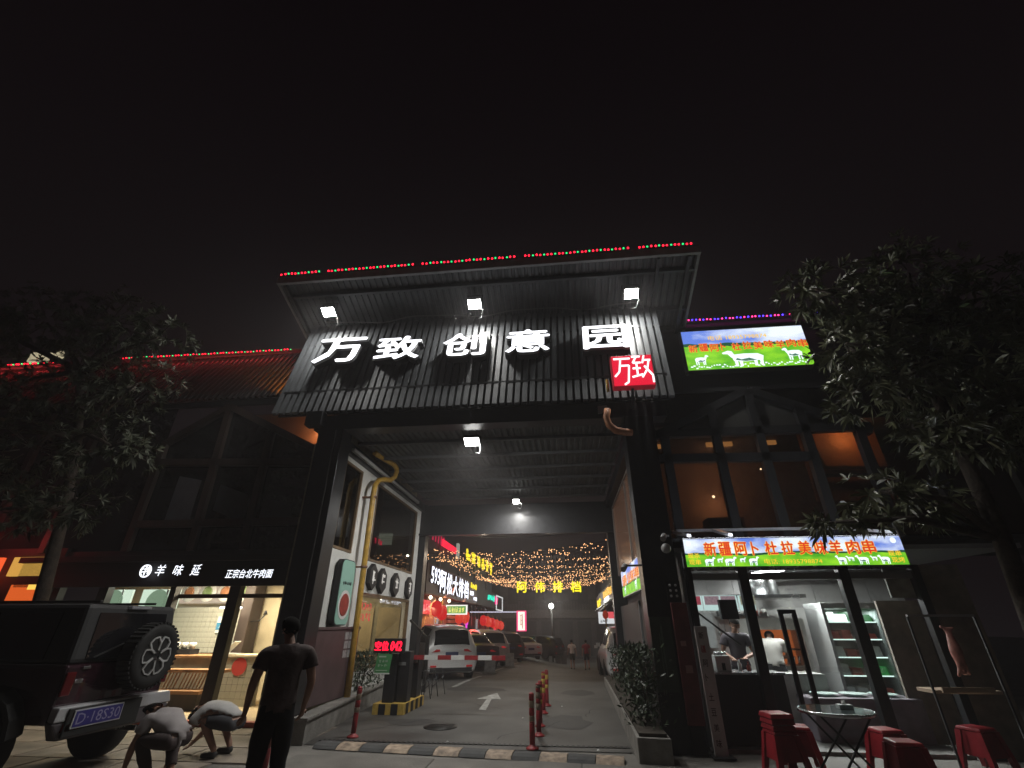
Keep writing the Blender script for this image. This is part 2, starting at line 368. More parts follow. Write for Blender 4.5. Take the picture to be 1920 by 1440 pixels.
b = MB(); b.bar(p0 + Vector((.03, .09, .55)), p1 + Vector((0, .09, .55)) + Vector((0, .12, 0)) * 0, .04, .05); b.bar(p0 + Vector((.05, .45, 2.0)), p1 + Vector((.05, .45, 2.0)), .04, .05); b.build('rail', BLK, G)
# shed roof tipped up to the front
fy, fz, by, bz = 7.63, 8.71, 10.6, 7.74; xl, xr = -6.2, 3.14
b = MB(); nr = 62
for k in range(nr):
    x = xl + (xr - xl) * k / nr; wd = (xr - xl) / nr
    pr = [(x, 0), (x + wd * .45, 0), (x + wd * .55, .035), (x + wd * .9, .035), (x + wd, 0)]
    b.add([(a, fy, fz + z) for a, z in pr] + [(a, by, bz + z) for a, z in pr], [(i, i + 5, i + 6, i + 1) for i in range(4)])
b.build('roof_sheet', ROOFU, G, kind='stuff')
b = MB(); b.hexa([(xl, fy + .01, fz + .04), (xr, fy + .01, fz + .04), (xr, by, bz + .04), (xl, by, bz + .04)], [(xl, fy + .01, fz + .09), (xr, fy + .01, fz + .09), (xr, by, bz + .09), (xl, by, bz + .09)]); b.build('roof_deck', BLKM, G)
b = MB(); b.box(xl - .06, xr + .06, fy - .08, fy, fz - .14, fz + .05); b.build('fascia', ROOFL, G, bevel=.01)
for X in (xl - .06, xr):
    b = MB(); b.hexa([(X, fy + .002, fz - .14), (X + .06, fy + .002, fz - .14), (X + .06, by, bz - .14), (X, by, bz - .14)], [(X, fy + .002, fz + .05), (X + .06, fy + .002, fz + .05), (X + .06, by, bz + .05), (X, by, bz + .05)]); b.build('barge_board', ROOFL, G)
for k in range(3):
    t = .13 + k * .33; y = fy + (by - fy) * t; z = fz + (bz - fz) * t; b = MB(); b.box(xl, xr, y - .035, y + .035, z - .1, z - .005); b.build('purlin', ROOFU, G)
for X in (xl + .1, xr - .8, xr - .16):
    b = MB(); b.bar((X, fy + .02, fz - .13), (X, by, bz - .13), .06, .08); b.build('rafter', BLK, G)
# sign characters on the slat wall
LW = em('sign_white', (.93, .95, 1), 2.2); LS = mat('letter_side', (.3, .3, .31), .5); LB = mat('letter_back', (.03, .03, .035), .5)
vup = (q0 - p0).normalized(); nrm = Vector((1, 0, 0)).cross(vup)
def slat_pt(x, z): t = (z - 5.6) / 2.62; return Vector((x, 8.3 + .58 * t, z)) + nrm * .05
for ch, x0, x1, z0, z1 in (('万', -5.42, -4.32, 6.78, 7.5), ('致', -3.98, -2.98, 6.77, 7.45), ('创', -2.44, -1.5, 6.76, 7.42), ('意', -1.02, -.1, 6.76, 7.42), ('园', .66, 1.58, 6.74, 7.4)):
    t = thing('sign_character', {'万': 'glowing white character 万, leftmost on the slatted gate', '致': 'glowing white character 致, second on the slatted gate', '创': 'glowing white character 创 in the middle of the slatted gate', '意': 'glowing white character 意 beside the boxed last one on the slats', '园': 'glowing white boxed character 园 at right end of the slats'}[ch], 'sign letter', slat_pt(x0, z0), 'large white characters on the gate')
    text(ch, 'letter_back', LB, t, slat_pt(x0, z0) + nrm * .0, (1, 0, 0), vup, x1 - x0, (z1 - z0) * 1.02, .14, .03)
    text(ch, 'letter_face', [LW, LS], t, slat_pt(x0, z0) + nrm * .142, (1, 0, 0), vup, x1 - x0, (z1 - z0) * 1.02, .08, .022)
# red logo box
LG = thing('logo_box', 'red square light box with white 万致 emblem under the last gate character', 'sign', (1.5, 8.1, 5.7))
b = MB(); b.box(1.13, 1.94, 8.02, 8.2, 5.72, 6.42); b.build('box_body', mat('red_side', (.3, .03, .04), .4, emit=.1, ecol=(.8, .02, .05)), LG, bevel=.01)
b = MB(); b.box(1.15, 1.92, 8.005, 8.018, 5.74, 6.4); b.build('face_panel', em('logo_red', (.75, .012, .04), 1.0), LG)
# emblem drawn in straight strokes
LGW = em('logo_white', (1, .96, .98), 1.5); b = MB()
def stroke(pts, w=.034):
    for (x0, z0), (x1, z1) in zip(pts, pts[1:]): b.bar((1.15 + x0 * .77, 7.995, 5.74 + z0 * .66), (1.15 + x1 * .77, 7.995, 5.74 + z1 * .66), w, .014, up=(0, 1, 0))
stroke([(.04, .9), (.46, .9)]); stroke([(.22, .9), (.16, .45), (.04, .3)]); stroke([(.2, .66), (.42, .66), (.36, .1), (.26, .02)])
stroke([(.5, .95), (.72, .95)]); stroke([(.62, .95), (.52, .74), (.72, .74)]); stroke([(.5, .55), (.7, .55)]); stroke([(.61, .72), (.61, .3)]); stroke([(.47, .26), (.74, .34)])
stroke([(.82, .98), (.76, .72)]); stroke([(.78, .82), (.97, .82)]); stroke([(.93, .82), (.86, .5), (.72, .24)]); stroke([(.8, .62), (.98, .3), (.98, .06)])
b.build('emblem', LGW, LG)
b = MB(); b.bar((1.5, 8.1, 5.72), (1.5, 8.36, 5.4), .05, .05); b.build('bracket', BLK, LG)
# small yellow gas pipe stub below the slat wall right
# floodlights
FACE = em('flood_face', (1, 1, .96), 40)
def flood(loc, label, tilt, power, target, sz=.16, hung=.24, wall=None):
    t = thing('floodlight', label, 'floodlight', loc, 'white floodlights of the gate')
    M = Matrix.Translation(loc) @ Matrix.Rotation(R(tilt), 4, 'X')
    b = MB(); b.box(-sz, sz, -sz * .8, sz * .8, 0, .07, M=M)
    for k in range(5): b.box(-sz * .8 + k * sz * .38, -sz * .8 + k * sz * .38 + .012, -sz * .6, sz * .6, .07, .11, M=M)
    b.build('housing', BLKM, t)
    b = MB(); b.box(-sz * .9, sz * .9, -sz * .7, sz * .7, -.008, -.001, M=M); b.build('lens', FACE, t)
    b = MB(); L = Vector(loc); b.bar(L + Vector((-sz - .02, 0, .02)), L + Vector((-sz - .02, 0, hung)), .02, .03); b.bar(L + Vector((sz + .02, 0, .02)), L + Vector((sz + .02, 0, hung)), .02, .03)
    b.bar(L + Vector((-sz - .03, 0, hung)), L + Vector((sz + .03, 0, hung)), .03, .02); b.build('bracket', BLKM, t)
    b = MB(); b.tube([L + Vector((.1, .05, .05)), L + Vector((.17, .12, -.08)), L + Vector((.12, .3, -.16)), L + Vector((.02, .42, -.1))], .009, 5, ); b.build('cable', mat('cable_grey', (.35, .35, .35), .5), t)
    l = lamp('flood_light', 'AREA', L + (M.to_3x3() @ Vector((0, 0, -.03))), power, (1, .985, .94), sz * 1.7, sy=sz * 1.4)
    aim(l, target); return l
flood((-5.24, 8.22, 8.18), 'bright white floodlight above the left end of the slatted sign wall', -28, 105, (-5.0, 7.9, 5))
flood((-1.74, 8.22, 8.12), 'bright white floodlight above the middle of the slatted sign wall', -28, 105, (-1.7, 7.9, 5))
flood((1.78, 8.22, 8.12), 'bright white floodlight above the right end of the slatted sign wall', -28, 105, (1.8, 7.9, 5))
flood((-1.84, 9.1, 5.12), 'bright white floodlight on the soffit just behind the gate beam', -22, 170, (-1.7, 11.5, 0), .17, .1)
flood((-1.42, 14.5, 5.1), 'small round-looking white light near the far end of the soffit', -50, 150, (-1.6, 15.5, 0), .1, .14)
# LED strings
LR = em('led_red', (1, .01, .03), 4); LGc = em('led_green', (.02, .75, .18), 1.6); LBl = em('led_blue', (.06, .03, 1), 5); LP = em('led_pink', (1, .03, .18), 4.5)
def led(a, c, label, cols=(LR, LGc), pat=(0, 0, 1), step=.08, r=.023):
    a = Vector(a); c = Vector(c); n = int((c - a).length / step)
    t = thing('led_string', label, 'led strip', a, 'led strings along the eaves')
    b = MB(); b.bar(a - Vector((0, 0, .03)), c - Vector((0, 0, .03)), .02, .02); b.build('strip', BLKM, t)
    b = MB()
    for k in range(n):
        p = a.lerp(c, (k + .5) / n) + Vector((rnd.uniform(-.008, .008), -.012, rnd.uniform(-.01, .01))); b.ell(p, r, 6, 4, pat[k % len(pat)])
    b.build('bulb', list(cols), t, kind='stuff')
zt = fz + .09
def fx(px): return -6.2 + (px - 530) / (1303 - 530) * 9.3 + 0
for (a, c, lb) in ((530, 612, 'shortest red and green led strip, left end of the gate roof edge'), (624, 795, 'red and green led strip on the gate roof edge above the left floodlight'), (808, 986, 'red and green led strip on the gate roof edge above the middle floodlight'), (1000, 1190, 'red and green led strip on the gate roof edge above the 意 and 园 characters'), (1204, 1300, 'red and green led strip at the right end of the gate roof edge')):
    led((fx(a), fy - .1, zt), (fx(c), fy - .1, zt), lb)
# ============================================================= WHITE CAFE BUILDING (left wall of the passage)
K = thing('cafe_building', 'white rendered two storey cafe with brown framed windows inside the gate', 'building', (-4.9, 12, 0))
X0, X1 = -4.9, -4.7
def wallseg(y0, y1, z0, z1): b = MB(); b.box(X0, X1, y0, y1, z0, z1); return b
b = MB()
for s in ((9.05, 15.2, 4.9, 5.2), (9.05, 9.3, .4, 4.9), (10.27, 11.25, 2.28, 4.9), (14.78, 15.2, .4, 4.9), (9.3, 10.27, .4, 3.03), (11.25, 14.78, 2.3, 3.0), (10.27, 11.05, .4, 2.28), (11.05, 14.78, .0, .72)): b.box(X0, X1, s[0], s[1], s[2], s[3])
b.build('wall', WHITE, K)
b = MB(); b.box(-8.5, -4.9, 15.2, 15.4, 0, 5.2); b.box(-8.6, -8.5, 12.66, 15.4, 0, 5.2); b.box(-5.38, -4.91, 9.05, 9.2, 0, 5.2); b.box(-5.39, -5.33, 9.2, 12.66, 0, 5.2); b.box(-8.5, -5.39, 12.6, 12.66, 0, 5.2); b.box(-4.975, -4.905, 9.05, 15.2, 5.205, 6.9); b.build('inner_wall', mat('cafe_wall', (.3, .28, .2), .8, noise=.3), K)
b = MB(); b.box(-5.33, -4.91, 9.2, 12.66, 2.62, 2.7); b.box(-8.5, -4.91, 12.661, 15.2, 2.62, 2.7); b.build('upper_floor', mat('cafe_floor', (.3, .25, .2), .7), K)
b = MB(); b.box(-5.33, -4.91, 9.2, 12.66, 5.1, 5.18); b.box(-8.5, -4.91, 12.661, 15.2, 5.1, 5.18); b.build('ceiling', BLKM, K)
def window(y0, y1, z0, z1, gm, fr=.05):
    w = MB(); 
    w.box(-4.78, -4.69, y0, y1, z0, z0 + fr); w.box(-4.78, -4.69, y0, y1, z1 - fr, z1); w.box(-4.78, -4.69, y0, y0 + fr, z0 + fr, z1 - fr); w.box(-4.78, -4.69, y1 - fr, y1, z0 + fr, z1 - fr)
    f = w.build('window', TRIM, K); p = MB(); p.box(-4.75, -4.74, y0 + fr, y1 - fr, z0 + fr, z1 - fr); p.build('pane', gm, f); return f
window(9.31, 10.26, 3.04, 4.89, PANED); window(11.26, 14.77, 3.01, 4.89, PANED); window(11.06, 14.77, .73, 2.27, PANE)
# things seen through / in the panes
b = MB()
for k in range(2): b.box(-7.9 + k * 1.25, -6.85 + k * 1.25, 15.12, 15.18, 3.95, 4.3)
b.build('high_window_light', em('pale_window', (.55, .6, .45), .5), K)
b = MB()
for k in range(40): b.ell((-5.1 - rnd.random() * 2.6, 12.8 + rnd.random() * 2.2, 3.05 + rnd.random() ** 2 * .5), .014, 6, 4)
b.build('window_fairy_light', em('warm_bulb', (1, .5, .2), 6), K, kind='stuff')
b = MB()
for k in range(26): b.ell((-6.4 + rnd.uniform(-1.2, 1.2), 12.9 + rnd.random() * 2, 2.25 + rnd.random() * .1), .014, 6, 4)
b.build('ceiling_bulb', em('white_bulb', (1, .85, .6), 6), K, kind='stuff')
b = MB()
for k in range(4): b.box(-8.3 + k * .85, -7.6 + k * .85, 15.14, 15.18, .9, 2.1)
b.build('wall_board', mat('board_ochre', (.4, .33, .2), .7, noise=.4, nscale=2), K)
scrib('window_lettering', em('neon_red_soft', (1, .1, .1), .7), K, (-5.0, 11.7, 1.93), (0, 1, 0), (0, 0, 1), .95, .2, 5, 3)
scrib('window_lettering', em('neon_red_soft', (1, .1, .1), .7), K, (-5.0, 11.7, 1.7), (0, 1, 0), (0, 0, 1), .95, .2, 5, 4)
scrib('window_lettering', em('neon_red', (1, .02, .08), 1.6), K, (-5.0, 12.2, 3.55), (0, 1, 0), (0, 0, 1), .6, .16, 3, 5)
b = MB()
b.box(-6.2, -5.5, 13.2, 14.6, .8, .86); b.box(-5.9, -5.8, 13.8, 13.9, .0, .8)
b.build('dining_table', WOOD, K)
l = lamp('cafe_light', 'AREA', (-6.4, 13.9, 2.55), 40, (1, .82, .5), 1.6, rot=(0, 0, 0)); lamp('cafe_light', 'AREA', (-5.1, 11.8, 2.55), 8, (1, .82, .5), .3, sy=1.2)
l = lamp('cafe_upper_light', 'AREA', (-6.7, 13.9, 5.0), 4, (1, .7, .5), 2.0, rot=(0, 0, 0))
b = MB(); b.box(-4.72, -4.5, 8.9, 10.85, .37, 1.55); b.box(-4.74, -4.48, 8.88, 10.87, 1.55, 1.6)
pl = thing('utility_box', 'tall maroon sheet metal box under the rounded cafe sign', 'utility box', (-4.6, 9.8, .37)); b.build('body', RUST, pl, bevel=.006)
b = MB()
for i in range(2):
    for j in range(3): b.box(-4.497, -4.492, 10.15 + i * .2, 10.32 + i * .2, 1.05 + j * .16, 1.18 + j * .16)
b.build('notice_paper', mat('paper', (.35, .34, .34), .8, noise=.4, nscale=20), pl)
# rounded light-box sign
rs = thing('hanging_sign', 'tall rounded pale green sign with red bowl disc on the white cafe wall', 'sign', (-4.6, 9.85, 2.2))
def rrect(y0, y1, z0, z1, x, r, n=6):
    pts = []
    for (cy, cz, a0) in ((y1 - r, z1 - r, 0), (y0 + r, z1 - r, 90), (y0 + r, z0 + r, 180), (y1 - r, z0 + r, 270)):
        for k in range(n + 1): a = R(a0 + 90 * k / n); pts.append((x, cy + r * math.cos(a), cz + r * math.sin(a)))
    return pts
def plate(b, pts, dx, mi=0):
    n = len(pts); b.add(pts + [(p[0] + dx, p[1], p[2]) for p in pts], [tuple(range(n, 2 * n)), tuple(range(n))[::-1]] + [(i, (i + 1) % n, n + (i + 1) % n, n + i) for i in range(n)], mi)
b = MB(); plate(b, rrect(9.6, 10.26, 1.62, 2.86, -4.66, .14), .12); b.build('sign_case', BLKM, rs)
b = MB(); plate(b, rrect(9.62, 10.24, 1.64, 2.84, -4.538, .13), .01); b.build('sign_face', mat('sign_green', (.28, .5, .42), .5, emit=.05, ecol=(.4, .7, .6)), rs)
b = MB(); b.lathe([(.27, 0), (.27, .006)], (-4.526, 9.93, 2.0), 28, axis='x'); b.build('disc', mat('disc_white', (.75, .74, .72), .5), rs)
b = MB(); b.lathe([(.21, 0), (.2, .006)], (-4.518, 9.93, 2.0), 28, axis='x'); b.build('bowl_print', mat('disc_red', (.42, .06, .045), .5, noise=.4, nscale=9), rs)
scrib('lettering', mat('print_black', (.02, .02, .02), .6), rs, (-4.526, 9.72, 2.36), (0, 1, 0), (0, 0, 1), .42, .08, 6, 6)
# hexagon letter discs
hx = None
for k, (y, z) in enumerate(((11.5, 2.66), (12.17, 2.62), (13.2, 2.6), (14.42, 2.6))):
    t = thing('hexagon_sign', ['black hexagon sign on the cafe wall, half hidden by the yellow pipe', 'black hexagon sign just right of the yellow pipe on the cafe wall', 'third black hexagon sign along the white cafe band', 'black hexagon sign farthest from the yellow pipe, near the end column'][k], 'sign', (-4.68, y, z), 'black hexagon signs on the cafe wall')
    b = MB(); pts = [(-4.695, y + .26 * math.cos(R(60 * i + 30)), z + .3 * math.sin(R(60 * i + 30))) for i in range(6)]; plate(b, pts, .1); b.build('plaque', BLKM, t)
    scrib('character', mat('plaque_white', (.6, .6, .58), .5, emit=.25, ecol=(1, .95, .9)), t, (-4.59, y - .15, z - .17), (0, 1, 0), (0, 0, 1), .3, .34, 1, 20 + k)
# yellow gas pipe
gp = thing('gas_pipe', 'thick yellow gas pipe with an S bend up the white cafe wall', 'pipe', (-4.45, 10.45, 0))
b = MB(); b.tube([(-4.44, 10.55, 0.1), (-4.44, 10.5, 1.6), (-4.44, 10.42, 4.4), (-4.44, 10.45, 4.62), (-4.43, 10.6, 4.78), (-4.4, 10.9, 4.88), (-4.36, 11.15, 4.93), (-4.3, 11.3, 5.05), (-4.28, 11.35, 5.22), (-4.28, 11.3, 5.3), (-4.3, 11.1, 5.34), (-4.4, 10.6, 5.34), (-4.46, 10.2, 5.34)], .062, 12); b.build('pipe_run', PIPE, gp)
for z in (2.75, 4.3):
    b = MB(); b.tube([(-4.44, 10.47 - (z - 2.75) * .02, z), (-4.44, 10.47 - (z - 2.75) * .02, z + .05)], .075, 12); b.box(-4.7, -4.44, 10.44 - (z - 2.75) * .02, 10.5, z + .01, z + .04); b.build('clamp', mat('rusty_clamp', (.2, .1, .06), .7), gp)
gp2 = thing('gas_pipe', 'short orange elbow pipe at the top of the right gate column', 'pipe', (1.2, 8.3, 5.2))
b = MB(); b.tube([(1.0, 8.3, 5.38), (.96, 8.3, 5.22), (1.0, 8.3, 5.05), (1.12, 8.3, 4.93), (1.3, 8.33, 4.9), (1.42, 8.36, 4.9)], .07, 12); b.build('pipe_run', mat('rust_pipe', (.4, .16, .07), .6, noise=.3), gp2)
gp3 = thing('gas_pipe', 'thin yellow pipe end left of the red logo box', 'pipe', (1.02, 8.2, 5.6))
b = MB(); b.tube([(1.04, 8.18, 5.72), (1.04, 8.2, 5.98)], .03, 8); b.build('pipe_run', PIPE, gp3)
# hedge plants
def leafpatch(b, c, r, n, L, seed, wd=.32, up=.3):
    rr = random.Random(seed)
    for k in range(n):
        p = Vector((rr.gauss(0, .5) * r[0], rr.gauss(0, .5) * r[1], rr.uniform(-1, 1) * r[2])) + Vector(c)
        d = Vector((rr.uniform(-1, 1), rr.uniform(-1, 1), rr.uniform(-.3, 1) + up)).normalized() * L * rr.uniform(.6, 1.25)
        s = d.cross(Vector((rr.uniform(-1, 1), rr.uniform(-1, 1), rr.uniform(-1, 1)))).normalized() * L * wd * .5
        n0 = len(b.v); b.v += [p, p + d * .5 + s, p + d, p + d * .5 - s]; b.f.append([n0, n0 + 1, n0 + 2, n0 + 3]); b.m.append(0); b.sm.append(False)
def plant(label, c, r, n, L, seed, group=None, stems=5, z0=0, m=LEAF2):
    t = thing('shrub', label, 'plant', (c[0], c[1], z0), group); b = MB(); leafpatch(b, c, r, n, L, seed); b.build('foliage', m, t, kind='stuff')
    rr = random.Random(seed + 50); b = MB()
    for k in range(stems): b.tube([(c[0] + rr.uniform(-.3, .3) * r[0], c[1] + rr.uniform(-.3, .3) * r[1], z0), (c[0] + rr.uniform(-.6, .6) * r[0], c[1] + rr.uniform(-.6, .6) * r[1], c[2] + r[2] * .6)], .012, 5)
    b.build('stem', BARK, t)
plant('dark leafy hedge between the maroon box and the barrier cabinet', (-4.72, 11.7, .72), (.28, .8, .34), 900, .11, 3, z0=.3)
plant('dark hedge growing behind the barrier cabinet', (-4.75, 13.0, .7), (.24, .7, .3), 600, .1, 4, z0=.3)
plant('largest dark shrub at the near end of the right planter', (1.12, 8.5, .82), (.3, .45, .5), 1100, .1, 5, z0=.3)
plant('loose shrub with pale blossoms behind the near planter shrub', (1.25, 10.2, .85), (.3, .8, .45), 1000, .1, 6, z0=.28)
plant('low dark shrub at the far end of the right planter', (1.35, 13.6, .7), (.28, 1.4, .4), 1000, .1, 8, z0=.25)
# ============================================================= BARRIER, BOLLARDS, STREET FURNITURE
BA = thing('barrier_gate', 'black barrier gate cabinet with red and white boom on a black and yellow plinth', 'barrier', (-3.7, 11.5, 0))
b = MB(); b.hexa([(-4.05, 10.98, .012), (-3.4, 11.0, .012), (-3.36, 12.35, .012), (-4.05, 12.35, .012)], [(-4.05, 10.98, .2), (-3.4, 11.0, .2), (-3.36, 12.35, .2), (-4.05, 12.35, .2)]); b.build('plinth', YEL, BA)
for k in range(4):
    b = MB(); x = -3.404 + .04 * (.12 + .33 * k) / 1.35; b.box(x + .012, x + .02, 11.12 + k * .31, 11.27 + k * .31, .014, .198); b.build('stripe', BLKM, BA)
for k in range(2):
    b = MB(); b.box(-3.92 + k * .26, -3.78 + k * .26, 10.966, 10.976, .014, .198); b.build('stripe', BLKM, BA)
b = MB(); b.box(-3.92, -3.68, 11.1, 11.4, .2, 1.08); b.build('ticket_cabinet', BLK, BA, bevel=.015)
b = MB(); b.box(-3.66, -3.42, 11.2, 11.5, .2, 1.12); b.build('ticket_cabinet', BLK, BA, bevel=.015)
b = MB(); b.box(-3.66, -3.5, 11.185, 11.197, .86, .92); b.build('slot_panel', mat('grey_panel', (.2, .2, .2), .5), BA)
b = MB(); b.box(-3.62, -3.42, 11.9, 12.25, .2, .95); b.build('motor_cabinet', BLK, BA, bevel=.02)
b = MB(); b.box(-3.56, -3.44, 11.82, 11.9, .86, .98); b.build('boom_hub', CHROME, BA)
for k in range(7):
    x0 = -3.58 + k * .31; b = MB(); b.box(x0, x0 + .308, 11.8, 11.84, .93, 1.02); b.build('boom_segment', (WHT if k % 2 else REDP), BA)
DB = thing('led_display', 'red dot matrix display reading 空位 042 above the barrier cabinet', 'display', (-3.85, 11, 1.1))
b = MB(); b.box(-4.18, -3.5, 10.98, 11.08, 1.1, 1.37); b.build('case', BLKM, DB, bevel=.008); b = MB(); b.box(-3.85, -3.8, 11.05, 11.12, 1.0, 1.1); b.build('mount', BLKM, DB)
text('空位', 'digit_lettering', em('led_text', (1, .005, .03), 2.4), DB, (-4.15, 10.975, 1.145), (1, 0, 0), (0, 0, 1), .3, .17, .004, .035)
text('042', 'digit_lettering', em('led_text', (1, .005, .03), 2.4), DB, (-3.8, 10.975, 1.145), (1, 0, 0), (0, 0, 1), .24, .17, .004, .035, shear=.15)
NS_ = thing('notice_sign', 'small green notice board with two rows of pale characters under the red display', 'sign', (-3.95, 11, .72))
GM = mat('notice_green', (.07, .24, .09), .5, noise=.1, emit=.03, ecol=(.1, .5, .15))
b = MB(); b.hexa([(-4.1, 10.96, .74), (-3.78, 10.96, .74), (-3.78, 10.975, .74), (-4.1, 10.975, .74)], [(-4.06, 10.96, 1.08), (-3.74, 10.96, 1.08), (-3.74, 10.975, 1.08), (-4.06, 10.975, 1.08)]); b.build('board', GM, NS_)
b = MB(); b.box(-4.11, -3.77, 10.95, 10.978, .715, .738); b.build('bottom_rail', WHT, NS_)
PW = mat('print_pale', (.5, .6, .5), .6)
scrib('lettering', PW, NS_, (-4.03, 10.957, .92), (1, 0, 0), (0, 0, 1), .21, .055, 3, 31, .003); scrib('lettering', PW, NS_, (-4.04, 10.957, .845), (1, 0, 0), (0, 0, 1), .21, .055, 3, 32, .003)
b = MB(); b.box(-4.03, -3.87, 10.953, 10.957, 1.02, 1.045); b.box(-4.07, -3.82, 10.953, 10.957, .775, .79); b.build('print_line', PW, NS_)
# folded crowd gate
fg = thing('folding_fence', 'low dark tubular fence folded beside the barrier plinth', 'fence', (-3.6, 13, 0)); b = MB()
for k in range(4):
    x = -3.8 + k * .08; y = 12.5 + k * .42; b.tube([(x, y, .03), (x + .02, y + .05, .62), (x + .2, y + .16, .62), (x + .3, y + .25, .03)], .012, 6); b.tube([(x, y, .2), (x + .27, y + .2, .45)], .009, 5)
b.build('tube_frame', mat('dull_metal', (.07, .07, .07), .5, metal=.5), fg)
ps = thing('roller_post', 'black post with slanted brace beside the white suv', 'post', (-4.0, 14.5, 0)); b = MB(); b.box(-4.02, -3.93, 14.5, 14.6, .01, 1.35); b.build('upright', BLK, ps); b = MB(); b.bar((-4.55, 14.6, 1.75), (-4.0, 14.55, 1.3), .06, .06); b.build('brace', BLK, ps)
# bollards
def bollard(label, loc, bands, group, mats=(REDP, CREAM), lean=0):
    t = thing('bollard', label, 'bollard', loc, group); M = Matrix.Rotation(R(lean), 4, 'Y')
    b = MB(); b.lathe([(.095, .0), (.095, .015), (.07, .03), (.045, .045), (.04, .06)], n=18, M=M); b.build('base', mats[0], t, local=True)
    z = .058; h = .66 / len(bands) if not isinstance(bands[0], tuple) else 0
    for c, hh in bands:
        b = MB(); b.lathe([(.037, z), (.041, z + .006), (.041, z + hh - .008), (.037, z + hh - .002)], n=18, M=M); b.build('sleeve' if c == 0 else 'reflective_band', mats[c], t, local=True); z += hh
    b = MB(); b.lathe([(.041, z), (.04, z + .012), (.02, z + .03), (0, z + .032)], n=18, M=M); b.build('cap', mats[0], t, local=True); return t
B1 = [(0, .26), (0, .02), (1, .07), (0, .1), (1, .09), (0, .07)]; B2 = [(0, .3), (1, .09), (0, .07), (1, .09), (0, .06), (1, .04)]
ll = ['nearest red and cream bollard of the row dividing the drive', 'second bollard of the row dividing the drive, just behind the nearest', 'middle bollard of the dividing row in the drive', 'fourth bollard of the row dividing the drive', 'farthest bollard of the row dividing the drive']
for k, (x, y) in enumerate(((-.6, 8.46), (-.55, 9.35), (-.57, 10.15), (-.57, 11.5), (-.54, 12.5))):
    bollard(ll[k], (x, y, .012), B1 if k % 2 == 0 else B2, 'red and cream bollards', (REDP, YEL if k > 1 else CREAM), rnd.uniform(-1, 1))
bollard('lone red and white bollard beside the low wall left of the drive', (-3.57, 8.93, .012), B1, 'red and cream bollards', lean=1.5)
bollard('red bollard in the dark beside the standing man', (-3.55, 6.35, .016), B2, 'red and cream bollards', (mat('dull_red', (.2, .03, .03), .6), mat('dull_red2', (.25, .1, .08), .6)))
# parking boards
for k, (x, y, lb) in enumerate(((-3.2, 21.5, 'pale floor standing parking board beside the white suv'), (-3.0, 27, 'pale floor standing parking board beside the silver suv'))):
    t = thing('parking_board', lb, 'sign', (x, y, gz(x, y)), 'floor standing parking boards'); b = MB(); z = gz(x, y) + .02
    b.box(x - .22, x + .22, y - .02, y + .02, z + .05, z + .62); b.build('board', mat('board_grey', (.3, .3, .3), .5, noise=.4), t); b = MB(); b.box(x - .28, x + .28, y - .15, y + .15, z, z + .05); b.build('foot', CONC2, t)
# ============================================================= CARS
def smooth_ring(st, t):
    """Catmull-Rom between stations"""
    n = len(st) - 1; i = min(int(t), n - 1); f = t - i
    P = [st[max(i - 1, 0)], st[i], st[i + 1], st[min(i + 2, n)]]
    out = []
    for a, b_, c, d in zip(*P):
        # damped spline keeps creases tight
        m1 = (c - a) * .35; m2 = (d - b_) * .35
        out.append((2 * f ** 3 - 3 * f * f + 1) * b_ + (f ** 3 - 2 * f * f + f) * m1 + (-2 * f ** 3 + 3 * f * f) * c + (f ** 3 - f * f) * m2)
    return out
GLC = mat('car_glass', (.01, .01, .012), .05, spec=.8); TYRE = mat('tyre', (.015, .015, .015), .8); ALLOY = mat('alloy', (.35, .35, .36), .3, metal=.8)
TAIL = mat('tail_red', (.3, .008, .01), .15, emit=.12, ecol=(1, .02, .03)); PLATEM = mat('plate_blue', (.03, .045, .12), .4)
